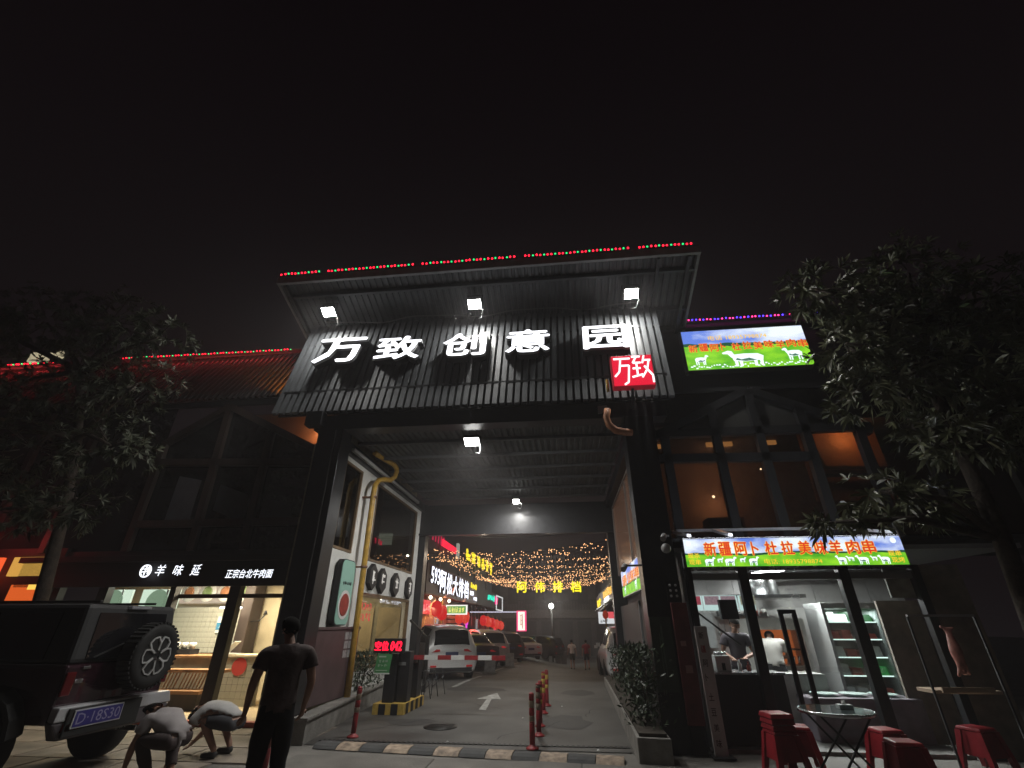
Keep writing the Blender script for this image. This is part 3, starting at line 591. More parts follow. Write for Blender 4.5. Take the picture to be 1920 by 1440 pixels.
def car(name, label, col, loc, rz, kind='suv', tail=.1, cat='car', plate=PLATEM, metal=.3, group='cars parked along the left of the street'):
    t = thing(name, label, cat, loc, group, rz)
    paint = mat('car_paint_%d_%d_%d' % tuple(int(c * 1000) for c in col), col, .28, metal=metal, coat=.6)
    # stations: y, half width bottom, mid, belt, roof, z bottom, z mid, z belt, z roof
    if kind == 'suv': st = [(-2.3, .72, .8, .76, .7, .42, .62, .9, .93), (-2.28, .8, .86, .84, .66, .3, .62, 1.02, 1.06), (-2.2, .84, .91, .88, .62, .26, .64, 1.05, 1.3), (-1.98, .86, .92, .89, .62, .24, .66, 1.06, 1.6), (-1.2, .87, .93, .9, .65, .24, .66, 1.04, 1.69), (0, .87, .93, .9, .66, .24, .66, 1.02, 1.72), (.65, .87, .93, .9, .62, .24, .66, 1.0, 1.64), (1.3, .86, .92, .88, .6, .24, .66, .99, 1.1), (1.75, .84, .9, .85, .55, .25, .65, .94, 1.0), (2.2, .76, .84, .78, .4, .3, .6, .84, .88), (2.35, .6, .7, .6, .3, .4, .55, .72, .75)]
    else: st = [(-2.35, .7, .78, .74, .66, .42, .6, .86, .88), (-2.32, .8, .86, .83, .62, .3, .6, .98, 1.02), (-2.1, .83, .89, .86, .6, .24, .6, 1.0, 1.06), (-1.75, .85, .9, .87, .6, .22, .6, .99, 1.12), (-1.0, .86, .91, .88, .58, .22, .6, .96, 1.4), (-.2, .87, .91, .88, .6, .22, .6, .94, 1.46), (.4, .87, .91, .88, .58, .22, .6, .93, 1.4), (1.15, .86, .9, .86, .56, .22, .6, .9, 1.0), (1.7, .84, .88, .83, .5, .24, .58, .86, .9), (2.2, .76, .82, .76, .4, .28, .54, .76, .8), (2.35, .6, .7, .6, .3, .38, .5, .66, .7)]
    NU = 44; n = len(st) - 1
    def ring(u):
        y, wb, wm, wl, wr, zb, zm, zl, zr = smooth_ring(st, u * n)
        h = [(0, zb), (wb * .8, zb), (wb, zb + .05), (wm, zm - .1), (wm + .005, zm), (wm, zm + .12), (wl, zl - .02), (wl - .02, zl), (wl + (wr - wl) * .45, zl + (zr - zl) * .5), (wr + .03, zr - (zr - zl) * .14), (wr - .06, zr - .02), (wr * .6, zr), (0, zr + .012)]
        return y, h
    b = MB(); NR = 25
    for i in range(NU + 1):
        y, h = ring(i / NU)
        for x, z in h: b.v.append(Vector((x, y, z)))
        for x, z in h[-2:0:-1]: b.v.append(Vector((-x, y, z)))
    K2 = 24
    for i in range(NU):
        for k in range(K2): b.f.append([i * K2 + k, i * K2 + (k + 1) % K2, (i + 1) * K2 + (k + 1) % K2, (i + 1) * K2 + k][::-1]); b.m.append(0); b.sm.append(True)
    b.f.append(list(range(K2))); b.m.append(0); b.sm.append(False); b.f.append([NU * K2 + k for k in range(K2)][::-1]); b.m.append(0); b.sm.append(False)
    b.build('body', paint, t, local=True)
    def patch(u0, u1, v0, v1, nm, m, off=.006, both=True, nu=6, nv=3, lab=None):
        for sgn in ((1, -1) if both else (1,)):
            b = MB()
            for i in range(nu + 1):
                y, h = ring(u0 + (u1 - u0) * i / nu)
                for j in range(nv + 1):
                    v = v0 + (v1 - v0) * j / nv; q = min(int(v), len(h) - 2); f = v - q
                    x = h[q][0] + (h[q + 1][0] - h[q][0]) * f; z = h[q][1] + (h[q + 1][1] - h[q][1]) * f
                    b.v.append(Vector((sgn * (x + off), y, z + off * .3)))
            for i in range(nu):
                for j in range(nv): b.f.append([i * (nv + 1) + j, i * (nv + 1) + j + 1, (i + 1) * (nv + 1) + j + 1, (i + 1) * (nv + 1) + j][::sgn]); b.m.append(0); b.sm.append(True)
            b.build(nm, m, t, local=True)
    def across(u0, u1, v0, nm, m, off=.008, nu=6):   # patch right over the top between v0 left and right
        b = MB(); cols = 9
        for i in range(nu + 1):
            y, h = ring(u0 + (u1 - u0) * i / nu); q = int(v0); f = v0 - q
            x = h[q][0] + (h[q + 1][0] - h[q][0]) * f; zs = [h[q][1] + (h[q + 1][1] - h[q][1]) * f, h[-1][1]]
            for j in range(cols):
                s = -1 + 2 * j / (cols - 1); a = abs(s); z = zs[1] + (zs[0] - zs[1]) * a ** 6
                b.v.append(Vector((s * x, y - (off if u1 < .5 else -off), z + off)))
        for i in range(nu):
            for j in range(cols - 1): b.f.append([i * cols + j, i * cols + j + 1, (i + 1) * cols + j + 1, (i + 1) * cols + j]); b.m.append(0); b.sm.append(True)
        b.build(nm, m, t, local=True)
    sv = kind == 'suv'
    if sv:
        across(.115, .275, 9.6, 'rear_window', GLC); across(.615, .7, 9.6, 'windscreen', GLC)
        patch(.33, .46, 7.3, 9.1, 'window', GLC); patch(.475, .6, 7.3, 9.1, 'window', GLC)
    else:
        across(.29, .39, 9.6, 'rear_window', GLC); across(.61, .7, 9.6, 'windscreen', GLC)
        patch(.36, .47, 7.3, 9.0, 'window', GLC); patch(.48, .6, 7.3, 9.0, 'window', GLC)
    yb = -2.335 if sv else -2.385; zt2 = .96 if sv else .86
    for s in (1, -1):
        b = MB(); a = [(s * .42, yb + .045, zt2 - .06), (s * .82, yb + .1, zt2 - .1), (s * .84, yb + .14, zt2 + .02), (s * .42, yb + .07, zt2)]
        c = [(x, y - .05, z) for x, y, z in a]; b.hexa(a, c) if s > 0 else b.hexa(a[::-1], c[::-1])
        b.build('tail_light', mat('tail_lit_%d' % int(tail * 10), (.3, .008, .01), .15, emit=tail, ecol=(1, .02, .03)), t, local=True)
        b = MB(); b.box(s * .62 - .1, s * .62 + .1, yb + .0, yb + .05, .44, .49); b.build('reflector', TAIL, t, local=True)
    b = MB(); b.box(-.22, .22, yb + .0, yb + .03, zt2 - .22, zt2 - .08); b.build('number_plate', plate, t, local=True)
    b = MB(); b.box(-.72, .72, yb + .01, yb + .08, .3, .42); b.build('bumper_insert', BLKM, t, local=True)
    for y in (-1.35, 1.4):
        for s in (1, -1):
            b = MB(); b.lathe([(.37, -.02), (.37, .012)], (s * .92, y, .36), 20, axis='x'); b.build('wheel_arch', BLKM, t, local=True)
            b = MB(); b.lathe([(.21, -.11), (.3, -.115), (.335, -.08), (.335, .08), (.3, .115), (.21, .11)], (s * .84, y, .335), 20, axis='x'); w = b.build('wheel', TYRE, t, local=True)
            b = MB(); b.lathe([(.2, -.02), (.2, .02)], (s * .91, y, .335), 18, axis='x')
            for k in range(5):
                a = 2 * PI * k / 5; b.bar((s * .93, y, .335), (s * .93, y + .19 * math.cos(a), .335 + .19 * math.sin(a)), .05, .03, up=(1, 0, 0))
            b.build('rim', ALLOY, w, local=True)
    b = MB()
    for s in (1, -1): b.box(s * .98 - .08, s * .98 + .08, .55, .65, 1.02, 1.15)
    b.build('mirror', paint, t, local=True)
    return t
WH = (.8, .8, .8)
def cz(x, y): return gz(x, y) + .0
car('parked_car', 'white suv parked nearest on the left of the street behind the boom', WH, (-4.95, 19.9, cz(-4.9, 19.9)), R(25), tail=.05)
car('parked_car', 'dark maroon saloon parked between the white and the silver suv', (.05, .02, .025), (-4.8, 25.0, cz(-4.8, 25)), R(25), 'sedan', metal=.2)
car('parked_car', 'silver suv glowing pink on its side from the red lanterns', (.5, .42, .42), (-4.85, 28.9, cz(-4.8, 28.9)), R(27), tail=.3)
car('parked_car', 'black suv parked behind the silver one on the left of the street', (.03, .03, .035), (-4.5, 35, cz(-4.5, 35)), R(25), tail=.1)
car('parked_car', 'pale silver saloon at the far end of the left row, near the tall lit sign', (.5, .5, .52), (-3.6, 40, cz(-3.6, 40)), R(24), 'sedan')
car('parked_van', 'dark people carrier standing beyond the left row under the tall lit sign', (.02, .02, .022), (-2.7, 46, cz(-2.7, 46)), R(60), cat='van')
car('parked_car', 'white car parked nearest on the right behind the gate column', WH, (2.15, 20.2, cz(1.5, 20)), R(0), group='cars parked on the right of the street')
car('parked_car', 'second white car on the right of the street, behind the first', WH, (2.35, 26.2, cz(1.8, 26)), R(-2), 'sedan', group='cars parked on the right of the street')
# ---- the big off-roader on the left; local frame: rear towards +x in the world
JP = thing('off_road_vehicle', 'black boxy off road vehicle with spare wheel on its rear door, front left', 'off-roader', (-8.05, 6.55, 0), None, R(90))
jb = mat('jeep_paint', (.04, .014, .022), .14, coat=1, noise=.0); jt = mat('jeep_hardtop', (.03, .03, .032), .6); pl_ = mat('jeep_plastic', (.02, .02, .02), .7)
# local: y forward (towards world -x), rear at y=-2.1; x right
def jbx(nm, m, *a, bev=.02, **k):
    b = MB(); b.box(*a, **k); return b.build(nm, m, JP, local=True, bevel=bev)
b = MB(); b.box(-.8, .8, -2.12, .9, .62, 1.22); b.box(-.78, .78, .902, 2.0, .62, 1.14); b.build('body', jb, JP, local=True, bevel=.04)
b = MB(); pts = lambda y, s, w: None
b.hexa([(-.79, -2.12, 1.222), (.79, -2.12, 1.222), (.79, .75, 1.222), (-.79, .75, 1.222)], [(-.72, -2.03, 1.88), (.72, -2.03, 1.88), (.72, .45, 1.88), (-.72, .45, 1.88)]); b.build('hard_top', jt, JP, local=True, bevel=.05)
b = MB(); b.hexa([(-.6, -2.128, 1.26), (.6, -2.128, 1.26), (.6, -2.1, 1.26), (-.6, -2.1, 1.26)], [(-.55, -2.055, 1.78), (.55, -2.055, 1.78), (.55, -2.03, 1.78), (-.55, -2.03, 1.78)]); b.build('rear_window', GLC, JP, local=True)
for s in (1, -1):
    for (y0, y1) in ((-1.75, -.95), (-.85, -.05), (.02, .55)):
        b = MB(); q = [(s * .8, y0, 1.27), (s * .8, y1, 1.27), (s * .742, y1 - .05 - (.12 if y0 > 0 else 0), 1.78), (s * .742, y0 + .03, 1.78)]; b.hexa(q, [(x - s * .02, y, z) for x, y, z in q]); b.build('side_window', GLC, JP, local=True)
    b = MB(); n = 8; prev = None
    for k in range(n + 1):
        a = PI * k / n; pts_ = [(s * .78, -1.35 - .52 * math.cos(a), .55 + .47 * math.sin(a)), (s * .98, -1.35 - .55 * math.cos(a), .52 + .45 * math.sin(a)), (s * .98, -1.35 - .5 * math.cos(a), .5 + .4 * math.sin(a)), (s * .78, -1.35 - .48 * math.cos(a), .52 + .42 * math.sin(a))]
        if prev: b.hexa(prev, pts_)
        prev = pts_
    b.build('fender_flare', pl_, JP, local=True)
    for y in (-1.35, 1.35):
        b = MB(); b.lathe([(.22, -.12), (.36, -.13), (.4, -.09), (.4, .09), (.36, .13), (.22, .12)], (s * .8, y, .4), 26, axis='x'); w = b.build('wheel', TYRE, JP, local=True); b = MB(); b.lathe([(.22, -.05), (.2, .05)], (s * .86, y, .4), 18, axis='x'); b.build('rim', ALLOY, w, local=True)
    jbx('tail_light', mat('jeep_tail', (.12, .01, .012), .15), s * .73 - .06, s * .73 + .06, -2.16, -2.13, .9, 1.14, bev=.01)
    jbx('hinge', CHROME, s * .55 - .05, s * .55 + .05, -2.15, -2.125, 1.16, 1.19, bev=.005)
# spare wheel with six-window alloy
SP = (.12, -2.34, 1.27); tread = MB(); tread.lathe([(.23, -.11), (.34, -.12), (.385, -.085), (.39, .085), (.34, .12), (.23, .11)], SP, 32, axis='y'); sp = tread.build('spare_wheel', TYRE, JP, local=True)
b = MB()
for k in range(40):
    a = 2 * PI * k / 40; c = Vector((SP[0] + .392 * math.cos(a), SP[1], SP[2] + .392 * math.sin(a))); b.bar(c + Vector((0, -.1, 0)), c + Vector((0, .08, 0)), .03, .02, up=(math.cos(a), 0, math.sin(a)))
b.build('tread_block', TYRE, sp, local=True, kind='stuff')
b = MB(); b.lathe([(.235, 0), (.235, .03)], (SP[0], SP[1] - .06, SP[2]), 32, axis='y'); b.build('rim_well', BLKM, sp, local=True)
rimm = mat('rim_machined', (.7, .7, .7), .3, metal=.35, emit=.0); b = MB()
for k in range(6):
    a = PI / 6 + 2 * PI * k / 6
    P = lambda r, da, dy: (SP[0] + r * math.cos(a + da), SP[1] - .115 + dy, SP[2] + r * math.sin(a + da))
    b.bar(P(.225, -.2, 0), P(.15, 0, -.01), .02, .02, up=(0, 1, 0)); b.bar(P(.225, .2, 0), P(.15, 0, -.01), .02, .02, up=(0, 1, 0)); b.bar(P(.15, 0, -.01), P(.06, 0, 0), .024, .02, up=(0, 1, 0))
    b.bar(P(.225, .2, 0), P(.235, PI / 6, 0), .016, .02, up=(0, 1, 0)); b.bar(P(.225, -.2, 0), P(.235, -PI / 6, 0), .016, .02, up=(0, 1, 0))
b.build('rim_spoke', rimm, sp, local=True); b = MB()
for k in range(5): a = 2 * PI * k / 5; b.lathe([(.012, 0), (.012, -.03)], (SP[0] + .05 * math.cos(a), SP[1] - .12, SP[2] + .05 * math.sin(a)), 6, axis='y')
b.build('wheel_nut', CHROME, sp, local=True)
jbx('spare_carrier', pl_, .0, .24, -2.24, -2.125, 1.05, 1.4)
bp = mat('bumper_silver', (.5, .5, .52), .35, metal=.3)
b = MB(); b.hexa([(-.86, -2.28, .66), (.86, -2.28, .66), (.8, -2.13, .66), (-.8, -2.13, .66)], [(-.82, -2.26, .8), (.82, -2.26, .8), (.8, -2.13, .8), (-.8, -2.13, .8)]); b.build('bumper_bar', bp, JP, local=True, bevel=.015)
b = MB(); b.hexa([(-.7, -2.24, .47), (.7, -2.24, .47), (.7, -2.1, .47), (-.7, -2.1, .47)], [(-.87, -2.27, .655), (.87, -2.27, .655), (.8, -2.1, .655), (-.8, -2.1, .655)]); b.build('bumper_skirt', mat('bumper_grey', (.11, .1, .11), .4), JP, local=True, bevel=.02)
for s in (1, -1):
    jbx('fog_light', mat('fog_red', (.15, .01, .012), .2), s * .62 - .1, s * .62 + .1, -2.3, -2.24, .55, .64, bev=.012)
b = MB(); b.box(-.72, .3, -2.3, -2.27, .5, .78); b.build('plate_recess', pl_, JP, local=True, bevel=.01)
pp = jbx('number_plate', mat('plate_edge', (.6, .6, .62), .4), -.66, -.0, -2.315, -2.302, .58, .76, bev=.0)
pp2 = MB(); pp2.box(-.645, -.015, -2.32, -2.3155, .593, .747); pp2.build('plate_face', mat('plate_indigo', (.04, .035, .22), .4), pp, local=True)
text('D·18S30', 'plate_digits', mat('plate_digit', (.35, .33, .5), .5), pp, (-.62, -2.321, .615), (1, 0, 0), (0, 0, 1), .58, .11, .003, .0, local=True)
jbx('brake_light', mat('clear_lens', (.3, .3, .32), .1, emit=.05), -.14, .2, -2.09, -2.03, 1.83, 1.87, bev=.01)
b = MB(); b.bar((-.5, -2.13, 1.28), (-.1, -2.11, 1.42), .02, .015); b.build('wiper', pl_, JP, local=True)
jbx('door_seam', pl_, -.79, -.785, -2.125, -2.122, .64, 1.2, bev=0)
for s in (.28, 1.0): jbx('door_hinge', pl_, .72, .8, -2.15, -2.122, s, s + .06) if s > .6 else None
jbx('exhaust', CHROME, .45, .52, -2.2, -1.7, .38, .44, bev=.01)
jbx('bonnet_grille', pl_, -.6, .6, 2.0, 2.06, .7, 1.1)
jbx('door_handle', CHROME, -.66, -.56, -2.16, -2.125, 1.02, 1.06, bev=.005)
# ============================================================= PEOPLE
SKIN = mat('skin', (.36, .2, .14), .55, noise=.12, nscale=12); HAIR = mat('hair', (.008, .007, .006), .9, spec=.1); 
def skinmesh(name, vs, es, rs, m, parent, sub=2, root=0, kind=None):
    me = bpy.data.meshes.new(name); me.from_pydata([tuple(v) for v in vs], es, []); o = bpy.data.objects.new(name, me); C.objects.link(o)
    sk = o.modifiers.new('s', 'SKIN'); sk.branch_smoothing = .6; sk.use_smooth_shade = True
    for i, r in enumerate(rs):
        r = r if hasattr(r, '__len__') else (r, r); me.skin_vertices[0].data[i].radius = r; me.skin_vertices[0].data[i].use_root = (i == root)
    sb = o.modifiers.new('u', 'SUBSURF'); sb.levels = sub; sb.render_levels = sub
    bpy.context.view_layer.update(); d = bpy.data.meshes.new_from_object(o.evaluated_get(bpy.context.evaluated_depsgraph_get()))
    bpy.data.objects.remove(o); d.materials.clear(); d.materials.append(m)
    for p in d.polygons: p.use_smooth = True
    q = bpy.data.objects.new(name, d); C.objects.link(q); q.parent = parent; return q
def person(label, loc, rz, J, shirt, pants, shoes, scale=1, short=True, fat=1.0, group=None, sleeves=True, pants_long=False, hair=HAIR, apron=None):
    """J: joints in the person's own frame (facing +y, z up)"""
    t = thing('person', label, 'person', loc, group, rz); t.scale = (1, 1, 1)
    J = {k: Vector(v) * scale for k, v in J.items()}; s = scale
    hd = (J['head'] - J['neck']).normalized(); face = J.get('face', Vector((0, 1, 0))).normalized()
    side = face.cross(hd).normalized()
    vs = []; es = []; rs = []; idx = {}
    def add(k, p, r, prev=None):
        vs.append(Vector(p)); rs.append(tuple(x * s for x in r) if hasattr(r, '__len__') else r * s); idx[k] = len(vs) - 1
        if prev: es.append((idx[prev], idx[k]))
    add('pelvis', J['pelvis'], (.145 * fat, .1)); add('belly', J['pelvis'].lerp(J['chest'], .45), (.13 * fat, .095), 'pelvis'); add('chest', J['chest'], (.155 * fat, .105), 'belly')
    add('neckb', J['chest'].lerp(J['neck'], .72), (.075, .07), 'chest'); add('neck', J['neck'], .06, 'neckb')
    hc = J['head']; add('jaw', hc - hd * .055 * s + face * .022 * s, (.062, .068), 'neck'); add('skull', hc + hd * .03 * s, (.078, .09), 'jaw'); add('crown', hc + hd * .09 * s - face * .005, (.052, .06), 'skull')
    add('nose', hc - hd * .008 * s + face * .1 * s, .013, 'jaw')
    for a in 'LR':
        sg = -1 if a == 'L' else 1
        add('ear' + a, hc + side * (-.088 if a == 'L' else .088) * s - face * .005, (.012, .02), 'skull')
        add('sh' + a, J['sh' + a], .062, 'chest'); add('el' + a, J['el' + a], .042, 'sh' + a); mid = J['el' + a].lerp(J['ha' + a], .35); add('fo' + a, mid, .04, 'el' + a); add('wr' + a, J['ha' + a], .027, 'fo' + a)
        d = (J['ha' + a] - J['el' + a]).normalized(); w = d.cross(face if abs(d.dot(face)) < .8 else Vector((0, 0, 1))).normalized(); pn = w.cross(d)
        add('pa' + a, J['ha' + a] + d * .06 * s, (.036, .018), 'wr' + a)
        for f in range(4):
            o_ = w * (f - 1.5) * .019 * s; L = (.062, .075, .07, .052)[f] * s; add('k%d' % f + a, J['ha' + a] + d * .09 * s + o_, .0095, 'pa' + a); add('t%d' % f + a, J['ha' + a] + d * (.09 * s + L * .8) + o_ + pn * .025 * s, .0075, 'k%d' % f + a)
        add('th' + a, J['ha' + a] + d * .05 * s + w * .045 * s * sg, .011, 'pa' + a); add('tt' + a, J['ha' + a] + d * .09 * s + w * .06 * s * sg, .008, 'th' + a)
        add('hi' + a, J['hi' + a], .085 * fat, 'pelvis'); add('kn' + a, J['kn' + a], .056, 'hi' + a); add('ca' + a, J['kn' + a].lerp(J['an' + a], .35), .054, 'kn' + a); add('an' + a, J['an' + a], .036, 'ca' + a)
        fd = J.get('fd' + a, Vector((0, 1, 0))).normalized(); add('he' + a, J['an' + a] - Vector((0, 0, .05 * s)), .036, 'an' + a); add('to' + a, J['an' + a] + fd * .15 * s - Vector((0, 0, .055 * s)), (.036, .025), 'he' + a)
    body = skinmesh('body', vs, es, rs, SKIN, t)
    # clothes: shells lifted off the body where it belongs to trunk, upper arms and legs
    names = {i: k for k, i in idx.items()}; r1 = [max(r) if hasattr(r, '__len__') else r for r in rs]
    A_ = np.array([tuple(vs[i]) for i, j in es]); B_ = np.array([tuple(vs[j]) for i, j in es]); RA = np.array([r1[i] for i, j in es]); RB = np.array([r1[j] for i, j in es])
    P_ = np.array([tuple(v.co) for v in body.data.vertices]); AB = B_ - A_; LL = (AB ** 2).sum(1)
    T_ = np.clip(((P_[:, None, :] - A_[None]) * AB[None]).sum(2) / LL[None], 0, 1); D_ = np.linalg.norm(P_[:, None, :] - (A_[None] + T_[..., None] * AB[None]), axis=2) - (RA + (RB - RA) * T_) * .8
    near = D_.argmin(1); tt_ = T_[np.arange(len(P_)), near]; seg = [(names[es[e][0]], names[es[e][1]]) for e in near]
    def shell(nm, test, m, off):
        me = body.data; dn_ = (vs[idx['pelvis']] - vs[idx['belly']]).normalized()
        ok = [test(sg_, u) and (nm != 'shirt' or (v.co - vs[idx['pelvis']]).dot(dn_) < .06 * s) for sg_, u, v in zip(seg, tt_, me.vertices)]; keep = [p for p in me.polygons if all(ok[i] for i in p.vertices)]
        mp = {}; V = []; F = []
        for p in keep:
            f = []
            for i in p.vertices:
                if i not in mp: mp[i] = len(V); q = me.vertices[i]; w = off * s * (1 + .25 * math.sin(q.co.x * 31 + q.co.z * 23) * math.sin(q.co.y * 27 + q.co.z * 17)); V.append(q.co + q.normal * w)
                f.append(mp[i])
            F.append(f)
        d = bpy.data.meshes.new(nm); d.from_pydata([tuple(v) for v in V], [], F); d.materials.append(m)
        for p in d.polygons: p.use_smooth = True
        o = bpy.data.objects.new(nm, d); C.objects.link(o); o.parent = t; so = o.modifiers.new('s', 'SOLIDIFY'); so.thickness = .006; so.offset = 0; return o
    def is_shirt(sg_, u):
        a, b_ = sg_
        if (a, b_) in (('pelvis', 'belly'), ('belly', 'chest')): return True
        if (a, b_) == ('chest', 'neckb'): return True
        if (a, b_) == ('neckb', 'neck'): return u < .35
        if a == 'chest' and b_[:2] == 'sh': return True
        if a[:2] == 'sh': return u < .6
        return a == 'pelvis' and b_[:2] == 'hi' and u < .45
    def is_leg(sg_, u):
        a, b_ = sg_
        if a == 'pelvis' and b_ == 'belly': return u < .35
        if a == 'pelvis': return True
        if a[:2] == 'hi': return pants_long or u < .82
        if a[:2] == 'kn': return pants_long
        return pants_long and a[:2] == 'ca' and u < .9
    shell('shirt', is_shirt, shirt, .026); shell('trousers' if pants_long else 'shorts', is_leg, pants, .017)
    for a in 'LR':
        fd = J.get('fd' + a, Vector((0, 1, 0))).normalized(); p = J['an' + a]; b = MB()
        skinmesh('shoe', [p - Vector((0, 0, .045 * s)) - fd * .05 * s, p + fd * .06 * s - Vector((0, 0, .05 * s)), p + fd * .17 * s - Vector((0, 0, .058 * s))], [(0, 1), (1, 2)], [.05 * s, (.05 * s, .042 * s), (.046 * s, .034 * s)], shoes, t, 1)
    # hair cap
    b = MB(); M = Matrix((side, face, hd)).transposed()
    N_, Mm = 16, 9
    b.ell(hc + hd * .035 * s - face * .012 * s, (.087 * s, .101 * s, .093 * s), 16, 10, M=M.to_4x4())
    keep = []; cc = hc + hd * .035 * s
    for f, m_, sm in zip(b.f, b.m, b.sm):
        c = sum((b.v[i] for i in f), Vector()) / len(f) - cc; k1 = c.dot(hd); k2 = c.dot(face)
        if k1 > .045 * s or (k2 < .015 * s and k1 > -.085 * s): keep.append(f)
    b.f = keep; b.m = [0] * len(keep); b.sm = [True] * len(keep)
    b.build('hair', hair, t, local=True)
    b = MB()
    for sg in (1, -1): b.ell(hc + face * .083 * s + side * sg * .03 * s + hd * .012 * s, .009 * s, 8, 6)
    b.build('eye', BLKM, t, local=True)
    if apron:
        b = MB(); c = J['chest']; p = J['pelvis']; b.hexa([p + Vector((-.17, .13, -.35)), p + Vector((.17, .13, -.35)), c + Vector((.12, .14, .02)), c + Vector((-.12, .14, .02))], [p + Vector((-.17, .14, -.35)), p + Vector((.17, .14, -.35)), c + Vector((.12, .15, .02)), c + Vector((-.12, .15, .02))]); b.build('apron', apron, t, local=True)
    return t
def stand(**k):
    J = dict(pelvis=(0, 0, .93), chest=(0, .0, 1.3), neck=(0, .01, 1.48), head=(0, .03, 1.6), shL=(-.18, 0, 1.4), shR=(.18, 0, 1.4), elL=(-.25, -.02, 1.12), elR=(.25, -.02, 1.12), haL=(-.24, .08, .88), haR=(.24, .08, .88), hiL=(-.09, 0, .86), hiR=(.09, 0, .86), knL=(-.1, .02, .48), knR=(.1, .02, .48), anL=(-.11, -.02, .09), anR=(.11, -.02, .09))
    J.update(k); return J
dshirt = mat('shirt_dark', (.085, .058, .055), .85, noise=.45, nscale=7, bump=.6, bscale=14); dtr = mat('trouser_black', (.01, .01, .012), .85); wsh = mat('tshirt_pale', (.42, .41, .4), .85, noise=.15); gsh = mat('tshirt_grey', (.34, .31, .31), .85, noise=.2); shoe = mat('shoe_black', (.02, .02, .02), .6); sho2 = mat('shorts_dark', (.03, .03, .035), .85); rsh = mat('tshirt_red', (.3, .02, .03), .85)
person('man in dark shirt and long black trousers standing with his back to the camera', (-2.86, 5.15, 0), R(38), stand(shL=(-.2, 0, 1.4), shR=(.2, 0, 1.4), elL=(-.27, -.03, 1.13), elR=(.27, -.03, 1.13), haL=(-.27, .1, .9), haR=(.26, .1, .9), face=(-.5, .85, -.1), head=(-.02, .05, 1.6)), dshirt, dtr, shoe, 1.0, pants_long=True, fat=1.22)
person('walker in white t-shirt and dark shorts in the middle of the street', (.22, 32, gz(.22, 32)), R(3), stand(anL=(-.1, -.2, .14), knL=(-.1, .04, .5), anR=(.1, .14, .09), knR=(.1, .12, .49), haL=(-.28, .14, .92), haR=(.28, -.05, .9)), mat('tshirt_white', (.7, .68, .66), .85), mat('shorts_olive', (.05, .06, .045), .85), shoe, .9, group='two walkers in the street')
person('walker in red t-shirt and dark shorts beside the right hand parked cars', (1.05, 31.2, gz(1.05, 31.2)), R(6), stand(anL=(-.1, .12, .09), knL=(-.1, .1, .49), anR=(.1, -.22, .14), knR=(.1, .02, .5), haL=(-.28, -.05, .92)), rsh, sho2, shoe, .89, group='two walkers in the street')
crouch = dict(pelvis=(0, -.28, .38), chest=(0, .1, .52), neck=(0, .28, .52), head=(0, .38, .47), face=(0, .5, -.85), shL=(-.17, .18, .5), shR=(.17, .18, .5), elL=(-.22, .3, .28), elR=(.22, .32, .28), haL=(-.14, .42, .12), haR=(.12, .42, .13), hiL=(-.1, -.22, .36), hiR=(.1, -.22, .36), knL=(-.17, .14, .4), knR=(.17, .14, .4), anL=(-.14, -.1, .09), anR=(.14, -.1, .09))
person('man in pale t-shirt crouching on the paving in front of the noodle shop', (-5.0, 7.55, .02), R(86), crouch, wsh, sho2, shoe, 1.08)
bend = dict(pelvis=(0, -.3, .42), chest=(0, .02, .6), neck=(0, .18, .66), head=(0, .28, .68), face=(0, .8, -.5), shL=(-.17, .08, .62), shR=(.17, .08, .62), elL=(-.24, .14, .36), elR=(.28, .0, .36), haL=(-.2, .22, .14), haR=(.26, .1, .12), hiL=(-.1, -.26, .4), hiR=(.1, -.26, .4), knL=(-.2, .08, .42), knR=(.2, .08, .42), anL=(-.15, -.1, .09), anR=(.15, -.1, .09))
person('man in grey t-shirt crouching behind the off road vehicle bumper', (-4.95, 6.4, .02), R(78), bend, gsh, mat('trouser_brown', (.05, .035, .035), .85), shoe, 1.0, pants_long=True)
# ============================================================= NOODLE SHOP (left)
NB = thing('noodle_shop', 'small noodle shop with black sign fascia, tiled counter and open warm lit front', 'shop', (-8, 10, 0))
FY = 9.8
CRW = mat('cream_wall', (.6, .52, .36), .7, noise=.08); TW = mat('tile_white', (.5, .49, .42), .35, noise=.1); GROUT = mat('grout', (.2, .19, .17), .8)
OAK = mat('oak', (.42, .26, .12), .5, noise=.3, nscale=4, streak=.12)
b = MB(); b.box(-12.2, -5.6, FY + .0, FY + .1, 2.36, 2.95); b.box(-12.2, -5.6, FY - .12, FY - .002, 2.86, 2.98); b.build('sign_fascia', BLKM, NB, bevel=.006)
b = MB(); b.box(-12.2, -5.0, FY + .1, 12.6, 2.9, 3.0); b.build('shop_ceiling_slab', BLKM, NB)
for x, w in ((-10.05, .22), (-8.4, .13), (-6.98, .24), (-5.62, .22), (-11.2, .16)):
    b = MB(); b.box(x - w / 2, x + w / 2, FY + .101, FY + .26, .1, 2.38); b.build('post', BLKM, NB)
b = MB(); b.box(-12.2, -5.5, 9.55, 12.6, .0, .1); b.build('shop_floor', mat('shop_floor', (.5, .4, .26), .5, noise=.2), NB)
b = MB(); b.box(-12.2, -5.5, 9.4, 9.548, 0, .105); b.build('red_step', mat('red_step', (.45, .08, .06), .7, noise=.3), NB, bevel=.01)
b = MB(); b.box(-12.2, -5.4, 12.3, 12.4, .1, 2.9); b.box(-5.5, -5.4, FY + .1, 12.3, .1, 2.9); b.build('wall', CRW, NB)
b = MB(); b.box(-12.2, -5.5, 9.95, 12.3, 2.78, 2.86)
b.build('oak_ceiling', OAK, NB); om = None
for k in range(12):
    if om is None: b = MB(); b.box(-9.3, -9.25, 9.95, 12.25, 2.66, 2.775); om = b.build('ceiling_batten', OAK, NB)
    else: copy_of(om, (k * .33, 0, 0), NB)
